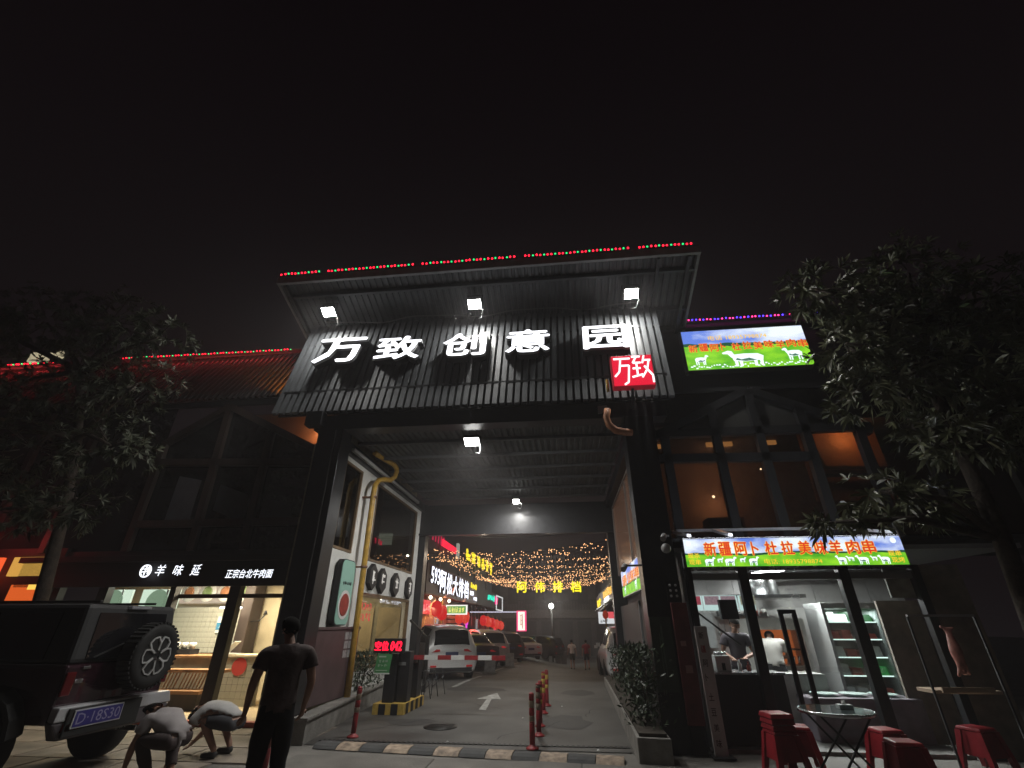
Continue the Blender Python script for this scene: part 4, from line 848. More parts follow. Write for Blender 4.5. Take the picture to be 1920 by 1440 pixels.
b = MB(); b.box(-8.33, -5.75, 10.02, 10.08, 2.14, 2.22); b.build('transom', mat('bronze', (.1, .06, .02), .5), NB)
# tiled back wall: one object per tile where they can be told apart
tb = MB(); tb.box(-10.3, -7.95, 12.26, 12.298, 1.0, 2.05); tb.build('tile_bed', GROUT, NB)
tm = None
for i in range(19):
    for j in range(9):
        if tm is None: b = MB(); b.box(-10.28, -10.165, 12.235, 12.258, 1.02, 1.125); tm = b.build('tile', TW, NB)
        else: copy_of(tm, (i * .122, 0, j * .113), NB)
# counter
b = MB(); b.box(-9.6, -7.85, 11.05, 11.6, .1, .98); b.build('counter_front', mat('counter_panel', (.42, .36, .28), .6, noise=.25, nscale=3), NB); b = MB(); b.box(-9.65, -7.82, 11.0, 11.62, .98, 1.03); b.build('counter_top', WOOD, NB, bevel=.008)
b = MB(); b.box(-7.79, -6.75, 11.05, 11.2, .1, 1.0); b.build('counter_bed', GROUT, NB); tm = None
for i in range(8):
    for j in range(7):
        if tm is None: b = MB(); b.box(-7.785, -7.665, 11.03, 11.048, .11, .228); tm = b.build('counter_tile', TW, NB)
        else: copy_of(tm, (i * .128, 0, j * .127), NB)
b = MB(); b.box(-7.8, -6.75, 11.0, 11.6, 1.0, 1.04); b.build('counter_top', CRW, NB)
b = MB(); b.lathe([(.17, 0), (.17, .008)], (-7.2, 11.02, .82), 24, axis='y'); st_ = b.build('round_sticker', mat('sticker_red', (.6, .06, .05), .5), NB)
b = MB(); b.box(-7.75, -7.4, 11.1, 11.4, 1.04, 1.06); b.bar((-7.7, 11.15, 1.06), (-7.45, 11.15, 1.3), .22, .015); b.build('payment_stand', WHT, NB)
b = MB(); b.box(-9.5, -8.6, 11.2, 11.5, 1.03, 1.14); b.build('dark_pot', BLKM, NB); 
for k in range(5): b = MB(); b.lathe([(.05, 0), (.08, .12), (.07, .13)], (-9.45 + k * .2, 11.3, 1.14), 12); b.build('bowl', WHT, NB)
# slatted bench rail in front of the counter
b = MB(); b.box(-9.4, -7.2, 10.55, 10.8, .74, .8); b.build('rail_top', WOOD, NB, bevel=.01)
sm_ = None
for k in range(16):
    if sm_ is None: b = MB(); b.bar((-8.75, 10.6, .74), (-9.0, 10.7, .12), .02, .02); sm_ = b.build('rail_slat', WOOD, NB)
    else: copy_of(sm_, (k * .078 + (.0 if k < 8 else .05), 0, 0), NB)
b = MB(); b.box(-9.3, -7.5, 10.35, 10.75, .38, .44); b.build('bench_seat', WOOD, NB); b = MB(); b.box(-9.25, -7.55, 10.4, 10.7, .1, .378); b.build('bench_box', WOODD, NB)
# menu pictures
b = MB(); b.box(-10.0, -8.0, 12.1, 12.16, 2.12, 2.66); b.build('menu_board', em('menu_glow', (.75, .6, .45), .55), NB)
for k in range(4):
    b = MB(); b.lathe([(.23, 0), (.22, -.02), (.15, -.022)], (-9.75 + k * .5, 12.09, 2.38), 20, axis='y'); w = b.build('dish_plate', WHT, NB); b = MB(); b.lathe([(.14, -.024), (.1, -.04)], (-9.75 + k * .5, 12.09, 2.38), 14, axis='y'); b.build('dish_food', (mat('food_a', (.5, .2, .08), .6), mat('food_b', (.2, .3, .1), .6))[k % 2], w)
for x0, x1 in ((-10.6, -9.75), (-9.5, -8.6)):
    b = MB(); b.box(x0, x1, 10.35, 10.4, 1.95, 2.34); w = b.build('light_panel', em('cool_panel', (.62, .78, .62), .9), NB)
    b = MB(); b.lathe([(.26, 0), (.26, -.01)], (x0 + .42, 10.34, 2.08), 20, axis='y'); b.build('panel_picture', em('panel_picture', (.3, .45, .3), .5), w)
    b = MB(); b.box(x0 + .6, x0 + .64, 10.33, 10.348, 1.95, 2.34); b.build('panel_frame', WHT, w)
b = MB(); b.box(-8.85, -8.35, 12.2, 12.232, 1.45, 1.82); wb_ = b.build('blue_notice', mat('notice_white', (.7, .72, .72), .6), NB); b = MB(); b.box(-8.84, -8.36, 12.19, 12.198, 1.52, 1.68); b.build('blue_band', mat('band_blue', (.05, .25, .45), .6), wb_)
scrib('lettering', WHT, wb_, (-8.78, 12.186, 1.56), (1, 0, 0), (0, 0, 1), .36, .08, 4, 41, .003)
b = MB(); b.box(-7.98, -7.72, 11.75, 12.2, .11, 2.78); b.build('dark_partition', WOODD, NB)
b = MB(); b.tube([(-7.72, 11.85, 1.7), (-7.5, 11.85, 1.72), (-7.38, 11.85, 1.85)], .015, 6); b.lathe([(.05, 0), (.02, .09)], (-7.38, 11.85, 1.85), 8); b.build('wall_lamp', BLKM, NB)
b = MB(); b.box(-6.0, -5.62, 10.3, 10.34, 2.02, 2.36); b.build('end_light_panel', em('end_panel', (.62, .72, .5), .8), NB)
b = MB(); b.box(-8.3, -7.8, 11.4, 11.5, 1.98, 2.02); b.build('strip_lamp', em('strip_white', (1, 1, .95), 5), NB)
l = lamp('shop_light', 'AREA', (-7.9, 10.9, 2.62), 165, (1, .86, .6), 1.8, sy=.9)
l = lamp('shop_light', 'AREA', (-9.6, 10.7, 2.6), 18, (.85, 1, .85), 1.0)
# lettering: ring logo + three characters, and the small line
LWN = em('noodle_white', (.88, .92, 1), 1.6)
b = MB()
for k in range(26):
    a = 2 * PI * k / 26; c2 = 2 * PI * (k + 1) / 26; b.bar((-8.98 + .115 * math.cos(a), FY - .135, 2.66 + .12 * math.sin(a)), (-8.98 + .115 * math.cos(c2), FY - .135, 2.66 + .12 * math.sin(c2)), .02, .03, up=(0, 1, 0))
for (x0, z0, x1, z1) in ((-9.05, 2.7, -8.9, 2.7), (-9.06, 2.64, -8.9, 2.66), (-8.98, 2.76, -9.0, 2.57), (-8.93, 2.74, -8.92, 2.6)): b.bar((x0, FY - .135, z0), (x1, FY - .135, z1), .016, .02, up=(0, 1, 0))
b.build('ring_logo', LWN, NB)
for ch, x in (('羊', -8.74), ('味', -8.33), ('延', -7.92)): text(ch, 'sign_character', [LWN, BLKM], NB, (x, FY - .125, 2.56), (1, 0, 0), (0, 0, 1), .22, .22, .02, .006, shear=.18)
text('正宗台北牛肉面', 'small_lettering', [LWN, BLKM], NB, (-7.1, FY - .125, 2.5), (1, 0, 0), (0, 0, 1), 1.05, .17, .02, .012, shear=.15)
# far-left neighbour shop
FL = thing('orange_shop', 'orange and yellow lit shop front at the far left edge behind the tree', 'shop', (-12.8, 10, 0))
b = MB(); b.box(-16, -11.35, 9.9, 10.0, 0, 3.2); b.build('front_wall', BLKM, FL)
b = MB(); b.box(-12.25, -11.5, 9.8, 9.88, 2.1, 2.42); b.build('orange_panel', em('orange_glow', (.75, .12, .02), .8), FL); b = MB(); b.box(-12.5, -11.6, 9.8, 9.88, 2.6, 3.0); b.build('yellow_panel', em('amber_glow', (.75, .42, .08), .7), FL)
b = MB(); b.box(-11.8, -11.55, 9.78, 9.8, 2.32, 2.42); b.build('yellow_patch', em('amber2', (1, .6, .1), 1), FL); b = MB(); b.box(-14, -12.8, 9.8, 9.88, 2.4, 3.0); b.build('red_panel', em('red_glow', (1, .12, .03), .9), FL)
b = MB(); b.box(-17.6, -16.1, 11.0, 11.1, 6.5, 7.0); b.build('upper_lit_panel', em('amber3', (.9, .45, .08), .9), FL)
b = MB(); b.box(-20, -18.6, 12.9, 13.0, 10.5, 10.9); b.build('top_lit_panel', em('amber4', (.8, .7, .45), .5), FL)
t = thing('red_lantern', 'glowing red lantern at the far left edge of the view', 'lantern', (-12.9, 9.4, 2.7)); b = MB(); b.lathe([(.1, -.32), (.24, -.22), (.3, 0), (.24, .22), (.1, .32)], (-12.9, 9.4, 2.75), 14); b.build('shade', em('edge_lantern', (1, .08, .03), 1.5), t); b = MB(); b.tube([(-12.9, 9.4, 3.07), (-12.9, 9.4, 3.3)], .02, 5); b.build('cord', BLKM, t)
lamp('lantern_light', 'POINT', (-12.9, 9.4, 3.45), 12, (1, .07, .07), .02)
# ============================================================= UPPER STOREY LEFT
UL = thing('left_building', 'dark two storey building with glazed gable and glossy ribbed roof, left of the gate', 'building', (-10, 10, 3))
GY = 9.95
b = MB(); b.box(-18, -4.98, GY + 2.4, GY + 2.5, 3.0, 6.8); b.build('rear_wall', mat('tan_wall', (.3, .19, .12), .7, noise=.2), UL); b = MB(); b.box(-18, -4.98, GY + .1, GY + 2.4, 3.01, 3.1); b.build('floor_slab', BLKM, UL)
b = MB(); b.box(-18, -6.1, GY, GY + .08, 6.7, 6.84); b.box(-18, -4.98, GY, GY + .08, 3.0, 3.12); b.build('eaves_beam', BLK, UL)
b = MB(); b.add([(-8.3, GY + .6, 6.68), (-4.99, GY + .6, 6.68), (-4.99, GY + .6, 4.6)], [(0, 2, 1)]); b.build('tan_panel', mat('soffit_tan', (.45, .26, .16), .7), UL)
b = MB(); b.box(-6.1, -4.98, GY + .02, GY + 2.4, 6.7, 6.8); b.build('soffit_panel', mat('soffit_tan', (.45, .26, .16), .7), UL)
for (a, c) in (((-9.95, 5.66), (-8.43, 6.66)), ((-8.43, 6.66), (-5.0, 4.98)), ((-8.43, 6.6), (-8.3, 3.1)), ((-9.9, 5.66), (-9.9, 3.1)), ((-7.1, 5.9), (-7.05, 3.1)), ((-5.75, 5.3), (-5.75, 3.1)), ((-9.9, 5.2), (-5.3, 5.05)), ((-9.9, 3.7), (-5.0, 3.7)), ((-12, 6.7), (-12, 3.1)), ((-13.6, 6.7), (-13.6, 3.1)), ((-15.4, 6.7), (-15.4, 3.1))):
    b = MB(); b.bar((a[0], GY - .02, a[1]), (c[0], GY - .02, c[1]), .16, .12, up=(0, 1, 0)); b.build('timber_member', WOODD, UL)
b = MB(); b.add([(-9.9, GY + .05, 3.1), (-5.0, GY + .05, 3.1), (-5.0, GY + .05, 5.0), (-8.43, GY + .05, 6.66), (-9.9, GY + .05, 5.7)], [(0, 1, 2, 3, 4)]); b.build('glazing', GLASSD, UL)
b = MB(); b.box(-18, -9.98, GY + .05, GY + .06, 3.1, 6.7); b.build('glazing', GLASSD, UL)
refl_grey = mat('reflection_grey', (.075, .075, .085), .8, noise=.2)  # pale quads that paint reflections onto the dark panes
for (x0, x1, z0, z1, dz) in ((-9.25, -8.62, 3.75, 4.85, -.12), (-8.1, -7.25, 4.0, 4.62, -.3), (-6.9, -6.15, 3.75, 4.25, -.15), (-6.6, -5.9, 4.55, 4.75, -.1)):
    b = MB(); b.add([(x0, GY + .03, z0), (x1, GY + .03, z0 + dz), (x1, GY + .03, z1 + dz), (x0, GY + .03, z1)], [(0, 1, 2, 3)]); b.build('pane_reflection', refl_grey, UL)
# glossy ribbed roof, each rib a piece
tile = mat('glazed_rib', (.03, .02, .018), .22, noise=.2, nscale=8); rm = None
b = MB(); b.hexa([(-18, GY - .06, 6.85), (-5.2, GY - .06, 6.85), (-5.2, 11.1, 8.95), (-18, 11.1, 8.95)], [(-18, GY + .02, 6.85), (-5.2, GY + .02, 6.85), (-5.2, 11.2, 8.95), (-18, 11.2, 8.95)]); b.build('roof_bed', BLKM, UL)
for k in range(78):
    if rm is None: b = MB(); b.tube([Vector((-17.8, GY - .07, 6.87)).lerp((-17.8, 11.09, 8.95), i / 8) + Vector((0, 0, .01 * (i % 2))) for i in range(9)], .045, 6); rm = b.build('roof_rib', tile, UL)
    else: copy_of(rm, (k * .162, 0, 0), UL)
b = MB(); b.box(-18, -5.2, 11.05, 11.25, 8.95, 9.1); b.build('ridge_cap', BLKM, UL)
dl = thing('downlight', 'small orange downlight in the tan soffit left of the gate column', 'lamp', (-5.95, 10.8, 6.66)); b = MB(); b.lathe([(.07, 0), (.07, .04)], (-6.05, 10.35, 6.12), 14); b.build('lens', em('orange_lens', (1, .5, .18), 8), dl); lamp('downlight_lamp', 'POINT', (-6.05, 10.25, 6.0), 7, (1, .45, .2), .05)
uf = thing('eaves_lamp', 'amber lamp lighting the ribbed roof beside the slatted wall', 'lamp', (-6.35, 9.5, 6.75)); b = MB(); b.box(-6.2, -6.02, 9.5, 9.6, 6.6, 6.7); b.build('housing', BLKM, uf); b = MB(); b.box(-6.19, -6.03, 9.51, 9.59, 6.702, 6.71); b.build('lens', em('amber_lens', (1, .45, .1), 6), uf); l = lamp('eaves_light', 'SPOT', (-6.12, 9.45, 6.78), 700, (1, .42, .08), .05, spot=38); aim(l, (-7.5, 10.4, 7.5))
led((-13.6, 11.0, 9.09), (-7.9, 11.0, 9.05), 'red and green led strip along the ridge left of the slatted wall', step=.1, r=.022)
led((-18, 11.0, 9.1), (-16.0, 11.0, 9.1), 'short bright red led strip at the far left edge', step=.1, r=.026)
# ============================================================= UPPER STOREY RIGHT
UR = thing('right_building', 'dark two storey building with glazed front and warm lit rooms, right of the gate', 'building', (5, 9.8, 3))
GY = 9.6; TAN = mat('tan_panel', (.34, .22, .15), .7, noise=.2)
b = MB(); b.box(2.0, 12, GY + 2.6, GY + 2.7, 3.1, 7.9); b.box(2.0, 2.1, GY + .1, GY + 2.6, 3.1, 7.9); b.build('rear_wall', TAN, UR)
b = MB(); b.box(1.9, 12, GY + .1, GY + 2.7, 3.05, 3.15); b.build('floor_slab', BLKM, UR); b = MB(); b.box(1.9, 12, GY + .1, GY + 2.6, 5.55, 5.62); b.build('ceiling', mat('ceiling_dark', (.08, .06, .05), .8), UR)
b = MB(); b.box(1.9, 12, GY, GY + .1, 6.3, 7.95); b.build('parapet_wall', BLKM, UR); b = MB(); b.box(1.9, 12, GY - .15, GY + 2.8, 7.95, 8.05); b.build('roof_slab', BLKM, UR)
for (a, c) in (((2.1, 5.25), (4.25, 6.28)), ((4.25, 6.28), (6.5, 5.2)), ((4.25, 6.2), (4.28, 3.1)), ((3.38, 5.8), (3.38, 3.1)), ((5.2, 5.8), (5.2, 3.1)), ((2.3, 5.3), (2.3, 3.1)), ((6.25, 5.3), (6.25, 3.1)), ((2.1, 5.3), (6.5, 5.3)), ((2.1, 4.75), (5.2, 4.7)), ((7.4, 6.2), (7.4, 3.1)), ((8.8, 6.2), (8.8, 3.1))):
    b = MB(); b.bar((a[0], GY - .02, a[1]), (c[0], GY - .02, c[1]), .17, .14, up=(0, 1, 0)); b.build('timber_member', BLKM, UR)
b = MB(); b.box(2.1, 12, GY + .06, GY + .07, 3.12, 6.3); b.build('glazing', PANED, UR)
gl = mat('gable_infill', (.05, .05, .048), .6, noise=.2)
b = MB(); b.add([(2.3, GY + .04, 5.36), (6.2, GY + .04, 5.36), (4.25, GY + .04, 6.24)], [(0, 1, 2)]); b.build('gable_panel', gl, UR)
wg = em('warm_strip', (1, .42, .12), .9)
for (x0, x1) in ((2.35, 2.62), (3.55, 4.15), (4.95, 5.15)): b = MB(); b.box(x0, x1, GY + 1.2, GY + 1.26, 5.42, 5.52); b.build('cove_light', wg, UR)
b = MB(); b.box(5.3, 6.9, GY + .5, GY + .55, 3.9, 5.4); b.build('orange_wall', mat('orange_wall', (.5, .2, .08), .7), UR)
b = MB(); b.bar((5.5, GY + .46, 5.4), (5.62, GY + .46, 4.62), .06, .03, up=(0, 1, 0)); b.bar((5.6, GY + .46, 4.6), (6.9, GY + .46, 4.55), .06, .03, up=(0, 1, 0)); b.bar((5.4, GY + .44, 4.42), (6.9, GY + .44, 4.4), .07, .03, up=(0, 1, 0)); b.build('black_rail', BLKM, UR)
b = MB(); b.tube([(3.3, GY + 2.0, 3.15), (3.35, GY + 2.0, 3.5)], .3, 8); b.box(3.4, 4.2, GY + 1.7, GY + 2.2, 3.15, 3.85); b.build('dining_chair', WOODD, UR)
for (x, z, y) in ((3.95, 5.5, 1.6), (3.85, 4.5, 2.4), (4.9, 5.0, 1.8), (5.15, 5.05, 2.0)):
    b = MB(); b.ell((x, GY + y, z), .035 if z > 5.1 or z < 4.9 else .02, 8, 5); b.build('room_bulb', em('room_bulb', (1, .7, .4), 8), UR)
lamp('room_light', 'POINT', (3.95, GY + 1.6, 5.2), 14, (1, .5, .25), .06); lamp('room_light', 'POINT', (6.2, GY + .2, 5.25), 12, (1, .5, .2), .06); lamp('room_light', 'POINT', (3.85, GY + 2.2, 4.3), 8, (1, .45, .2), .05)
led((3.15, GY - .2, 8.12), (6.5, GY - .2, 8.12), 'red and blue led strip above the upper sheep billboard', (LP, LBl), (0, 0, 1, 1, 0, 1), .085, .02)
led((8.3, GY - .2, 8.12), (8.5, GY - .2, 8.12), 'single red led glow seen through the right tree', (LR, LR), (0,), .1, .03)
# pasture light-box artwork
def pasture(name, z0, z1, scale, strength, horizon=.45, axis='X'):
    m = bpy.data.materials.new(name); m.use_nodes = True; nt = m.node_tree; N = nt.nodes; L = nt.links; b = N['Principled BSDF']
    t = N.new('ShaderNodeNewGeometry'); s = N.new('ShaderNodeSeparateXYZ'); L.new(t.outputs['Position'], s.inputs[0])
    mr = N.new('ShaderNodeMapRange'); mr.inputs[1].default_value = z0; mr.inputs[2].default_value = z1; L.new(s.outputs['Z'], mr.inputs[0])
    mp = N.new('ShaderNodeMapping'); mp.inputs['Scale'].default_value = (scale, scale, scale * 2.2); L.new(t.outputs['Position'], mp.inputs[0])
    n1 = N.new('ShaderNodeTexNoise'); n1.inputs['Scale'].default_value = 1.0; n1.inputs['Detail'].default_value = 5; L.new(mp.outputs[0], n1.inputs[0])
    n2 = N.new('ShaderNodeTexNoise'); n2.inputs['Scale'].default_value = 2.4; n2.inputs['Detail'].default_value = 6; L.new(mp.outputs[0], n2.inputs[0])
    sky = N.new('ShaderNodeValToRGB'); e = sky.color_ramp.elements; e[0].position = .4; e[0].color = (.12, .22, .72, 1); e[1].position = .62; e[1].color = (.85, .93, 1, 1); L.new(n1.outputs[0], sky.inputs[0])
    gr = N.new('ShaderNodeValToRGB'); e = gr.color_ramp.elements; e[0].position = .3; e[0].color = (.06, .38, .02, 1); e[1].position = .7; e[1].color = (.3, .72, .03, 1); L.new(n2.outputs[0], gr.inputs[0])
    ad = N.new('ShaderNodeMath'); ad.operation = 'MULTIPLY_ADD'; ad.inputs[1].default_value = .3; L.new(n1.outputs[0], ad.inputs[0]); L.new(mr.outputs[0], ad.inputs[2])
    r1 = N.new('ShaderNodeValToRGB'); r1.color_ramp.interpolation = 'CONSTANT'; h = horizon + .15
    e = r1.color_ramp.elements; e[0].position = 0; e[0].color = (0, 0, 0, 1); e[1].position = h + .1; e[1].color = (1, 1, 1, 1); x = e.new(h); x.color = (.5, .5, .5, 1); L.new(ad.outputs[0], r1.inputs[0])
    tree = N.new('ShaderNodeMixRGB'); tree.inputs[1].default_value = (0, 0, 0, 1); 
    mA = N.new('ShaderNodeMixRGB'); mA.inputs[2].default_value = (.015, .08, .04, 1); L.new(gr.outputs[0], mA.inputs[1])
    gt = N.new('ShaderNodeMath'); gt.operation = 'GREATER_THAN'; gt.inputs[1].default_value = h; L.new(ad.outputs[0], gt.inputs[0]); L.new(gt.outputs[0], mA.inputs[0])
    g2 = N.new('ShaderNodeMath'); g2.operation = 'GREATER_THAN'; g2.inputs[1].default_value = h + .07; L.new(ad.outputs[0], g2.inputs[0])
    mB = N.new('ShaderNodeMixRGB'); L.new(g2.outputs[0], mB.inputs[0]); L.new(mA.outputs[0], mB.inputs[1]); L.new(sky.outputs[0], mB.inputs[2])
    N.remove(tree); N.remove(r1)
    b.inputs['Base Color'].default_value = (.02, .02, .02, 1); L.new(mB.outputs[0], b.inputs['Emission Color']); b.inputs['Emission Strength'].default_value = strength
    return m
SHW = em('sheep_white', (.85, .95, 1), 1.1); SHG = em('sheep_grey', (.12, .3, .2), .6)
def sheep(parent, o, U, w, h, flip=1, seed=0, mt=None):
    """flat printed sheep, w wide"""
    o = Vector(o); U = Vector(U); N_ = U.cross(Vector((0, 0, 1))); b = MB(); rr = random.Random(seed)
    def poly(pts, mi=0, d=.002):
        q = [o + U * (x * w * flip) + Vector((0, 0, z * h)) + N_ * d for x, z in pts]; 
        b.add(q, [tuple(range(len(q)))], mi)
    poly([(-.45, .35), (-.48, .6), (-.35, .75), (0, .78), (.25, .74), (.33, .6), (.3, .35), (0, .28)])
    poly([(.22, .6), (.3, .95), (.4, 1.0), (.56, .88), (.54, .8), (.42, .78), (.34, .55)], 0, .003)
    for x in (-.4, -.25, .12, .24): poly([(x - .035, 0), (x + .035, 0), (x + .045, .42), (x - .045, .42)], 0, .002)
    poly([(-.3, .35), (-.1, .5), (.1, .42), (.2, .52), (.25, .4), (0, .3)], 1, .004)
    return b.build('printed_sheep', [SHW, SHG], parent)
ORED = em('print_red', (.82, .05, .02), .8); OYEL = em('print_yellow', (1, .62, .04), .95)
NAME = '新疆阿卜杜拉美味羊肉串'
def printed(body, t, o, U, w, h, red=True, bold=.03):
    U = Vector(U); N_ = U.cross(Vector((0, 0, 1))); o = Vector(o)
    if red: text(body, 'print_outline', OYEL, t, o + N_ * .003, U, (0, 0, 1), w, h, .002, bold + .04); text(body, 'print', ORED, t, o + N_ * .008, U, (0, 0, 1), w, h, .002, .022)
    else: text(body, 'print', OYEL, t, o + N_ * .001, U, (0, 0, 1), w, h, .002, bold)
# upper billboard
UBY = GY - .26
t = thing('billboard', 'upper backlit sheep billboard under the red and blue led strip', 'billboard', (4.3, UBY + .1, 6.8))
bx0, bx1, bz0, bz1 = 3.02, 5.72, 6.72, 7.76
b = MB(); b.box(bx0 - .02, bx1 + .02, UBY, UBY + .2, bz0 - .02, bz1 + .02); b.build('case', BLKM, t)
b = MB(); b.quad((bx0, UBY - .004, bz0), (bx1, UBY - .004, bz0), (bx1, UBY - .004, bz1), (bx0, UBY - .004, bz1)); b.build('artwork', pasture('pasture_upper', bz0, bz1, .9, 1.0, .55), t)
printed('电话 18935798874', t, (3.6, UBY - .006, 7.48), (1, 0, 0), 1.3, .13, False, .008)
for k, ch in enumerate(NAME): printed(ch, t, (3.12 + k * .24, UBY - .006, 7.18 + .02 * (k % 2)), (1, 0, 0), .19 if ch != '卜' else .1, .2, True, .01)
sheep(t, (4.3, UBY - .006, 6.76), (1, 0, 0), .85, .42, -1, 1); sheep(t, (3.35, UBY - .006, 6.84), (1, 0, 0), .3, .26, 1, 2); sheep(t, (5.35, UBY - .006, 6.86), (1, 0, 0), .4, .32, -1, 3)
b = MB(); rr = random.Random(5)
for k in range(46): x = bx0 + .06 + k * (bx1 - bx0 - .14) / 46; z = 6.74 + rr.random() * .07; b.add([(x, UBY - .009, z), (x + rr.uniform(.03, .07), UBY - .009, z), (x + rr.uniform(.02, .06), UBY - .009, z + .03), (x + .01, UBY - .009, z + .035)], [(0, 1, 2, 3)])
b.build('printed_rocks', SHW, t, kind='stuff')
# ============================================================= KEBAB KIOSK (right)
KB = thing('kebab_kiosk', 'glass fronted lamb skewer kiosk with black mullions to the right of the gate', 'kiosk', (3.8, 8.6, 0))
FY = 8.55
b = MB(); b.box(1.98, 5.5, FY, 12, .0, .05); b.build('kiosk_floor', mat('kiosk_floor', (.2, .19, .18), .5, noise=.3), KB)
INW = mat('kiosk_wall', (.42, .42, .42), .35, noise=.15, nscale=2); b = MB(); b.box(1.98, 7.4, 11.9, 12, .05, 2.75); b.box(1.98, 2.04, FY + .1, 11.9, .05, 2.75); b.build('wall', INW, KB)
b = MB(); b.box(1.9, 7.4, FY + .05, 12, 2.75, 2.82); b.build('ceiling', mat('kiosk_ceiling', (.3, .3, .3), .4, noise=.15), KB)
for (x, w) in ((2.08, .1), (2.95, .15), (4.53, .16), (5.62, .12)):
    b = MB(); b.box(x - w / 2, x + w / 2, FY - .03, FY + .09, .0, 2.5); b.build('mullion', BLK, KB, bevel=.006)
b = MB(); b.box(2.0, 5.7, FY - .0, FY + .08, 2.30, 2.40); b.build('head_rail', mat('grey_rail', (.22, .22, .22), .5), KB); b = MB(); b.box(2.0, 5.7, FY - .0, FY + .06, 2.44, 2.5); b.build('head_rail', CHROME, KB)
for x0, x1 in ((3.03, 4.45),):
    b = MB(); b.box(x0, x1, FY + .02, FY + .03, 1.0, 2.3); b.build('pane', PANE, KB)
b = MB(); b.box(1.8, 5.6, FY + .2, FY + 1.5, 2.95, 3.0); b.build('canopy_deck', BLKM, KB)
for (a, c) in (((2.2, FY + .02, 3.02), (2.2, FY + 1.3, 3.3)), ((2.9, FY + .02, 3.02), (2.9, FY + .9, 3.25)), ((5.5, FY + .02, 3.02), (5.2, FY + .9, 3.25)), ((2.2, FY + .9, 3.25), (5.3, FY + .9, 3.25))):
    b = MB(); b.bar(a, c, .07, .05); b.build('canopy_rafter', mat('alu_white', (.8, .82, .85), .3, metal=.2), KB)
# sign box
t = thing('kiosk_sign', 'long backlit sign with red characters and sheep over the kebab kiosk', 'sign', (3.8, FY - .15, 2.5)); sx0, sx1, sz0, sz1 = 2.04, 5.48, 2.49, 2.93; SY = FY - .16
b = MB(); b.box(sx0 - .015, sx1 + .015, SY, SY + .14, sz0 - .015, sz1 + .015); b.build('case', CHROME, t)
b = MB(); b.quad((sx0, SY - .004, sz0), (sx1, SY - .004, sz0), (sx1, SY - .004, sz1), (sx0, SY - .004, sz1)); b.build('artwork', pasture('pasture_lower', sz0, sz1, 1.6, .95, .42), t)
xs_ = [2.36, 2.6, 2.86, 3.13, 3.34, 3.6, 3.87, 4.12, 4.35, 4.62, 4.86]
for k, ch in enumerate(NAME): printed(ch, t, (xs_[k], SY - .006, 2.66), (1, 0, 0), .19 if ch != '卜' else .1, .21, True, .016)
printed('电话: 18935798874', t, (3.28, SY - .006, 2.515), (1, 0, 0), .9, .085, False, .004)
for s_, x, z in (('现杀', 2.08, 2.62), ('现串', 2.08, 2.52), ('现串', 5.22, 2.62), ('现烤', 5.24, 2.52)): printed(s_, t, (x, SY - .006, z), (1, 0, 0), .19, .085, False, .012)
for k, (x, w) in enumerate(((2.42, .17), (2.59, .1), (2.75, .19), (2.95, .1), (3.12, .16), (4.48, .16), (4.62, .12), (4.8, .19), (4.98, .1), (5.13, .17))): sheep(t, (x, SY - .006, 2.5 + (.05 if w < .13 else 0)), (1, 0, 0), w, .14 if w > .13 else .08, 1 if k < 5 else -1, k)
b = MB(); b.lathe([(.045, 0), (.045, -.002)], (2.12, SY - .005, 2.86), 14, axis='y'); b.lathe([(.045, 0), (.045, -.002)], (5.36, SY - .005, 2.86), 14, axis='y'); b.build('round_emblem', SHW, t)
b = MB(); b.box(sx0, sx1, SY + .03, SY + .11, sz1 + .016, sz1 + .02); b.build('rafter_fill', em('fill_white', (.85, .9, 1), 12), t)  # glowing strip added on the sign top to light the canopy rafters
# side sign on the passage wall
t = thing('side_sign', 'slanting backlit sheep sign on the right wall of the passage', 'sign', (1.4, 10.5, 2.2)); X = 1.36
b = MB(); b.box(X, X + .1, 9.05, 12.1, 2.2, 2.76); b.build('case', WHT, t); b = MB(); b.quad((X - .004, 12.08, 2.22), (X - .004, 9.07, 2.22), (X - .004, 9.07, 2.74), (X - .004, 12.08, 2.74)); b.build('artwork', pasture('pasture_side', 2.22, 2.74, 1.6, 1.0, .35), t)
for k, ch in enumerate(NAME): printed(ch, t, (X - .006, 11.85 - k * .25, 2.42), (0, -1, 0), .19 if ch != '卜' else .1, .2, True, .01)
sheep(t, (X - .006, 11.5, 2.24), (0, -1, 0), .3, .18); sheep(t, (X - .006, 9.7, 2.24), (0, -1, 0), .3, .2)
# right wall of the passage
RW = thing('passage_wall', 'dark right wall of the passage with brown trimmed glass and grey panels', 'wall', (1.7, 12, 0))
b = MB(); b.box(1.6, 1.85, 8.85, 15.2, 0, 2.1); b.box(1.6, 1.85, 8.85, 10.0, 2.1, 5.0); b.build('wall_body', mat('passage_grey', (.06, .058, .055), .6, noise=.3), RW)
b = MB(); b.box(1.62, 1.7, 10.0, 14.8, 2.9, 4.9); b.build('glass_band', mat('brown_glass', (.12, .07, .05), .15, emit=.035, ecol=(1, .5, .3)), RW)
for (y0, y1, z0, z1) in ((10.0, 10.06, 2.9, 4.9), (11.5, 11.56, 2.9, 4.9), (14.7, 14.78, 2.9, 4.9), (10.06, 14.7, 4.84, 4.9)): b = MB(); b.box(1.58, 1.618, y0, y1, z0, z1); b.build('frame', mat('pale_frame', (.25, .22, .2), .5), RW)
b = MB(); b.box(1.56, 1.598, 9.6, 9.64, 0.3, 2.1); b.box(1.56, 1.598, 11.2, 11.24, .3, 2.1); b.build('frame', mat('grey_rail', (.22, .22, .22), .5), RW)
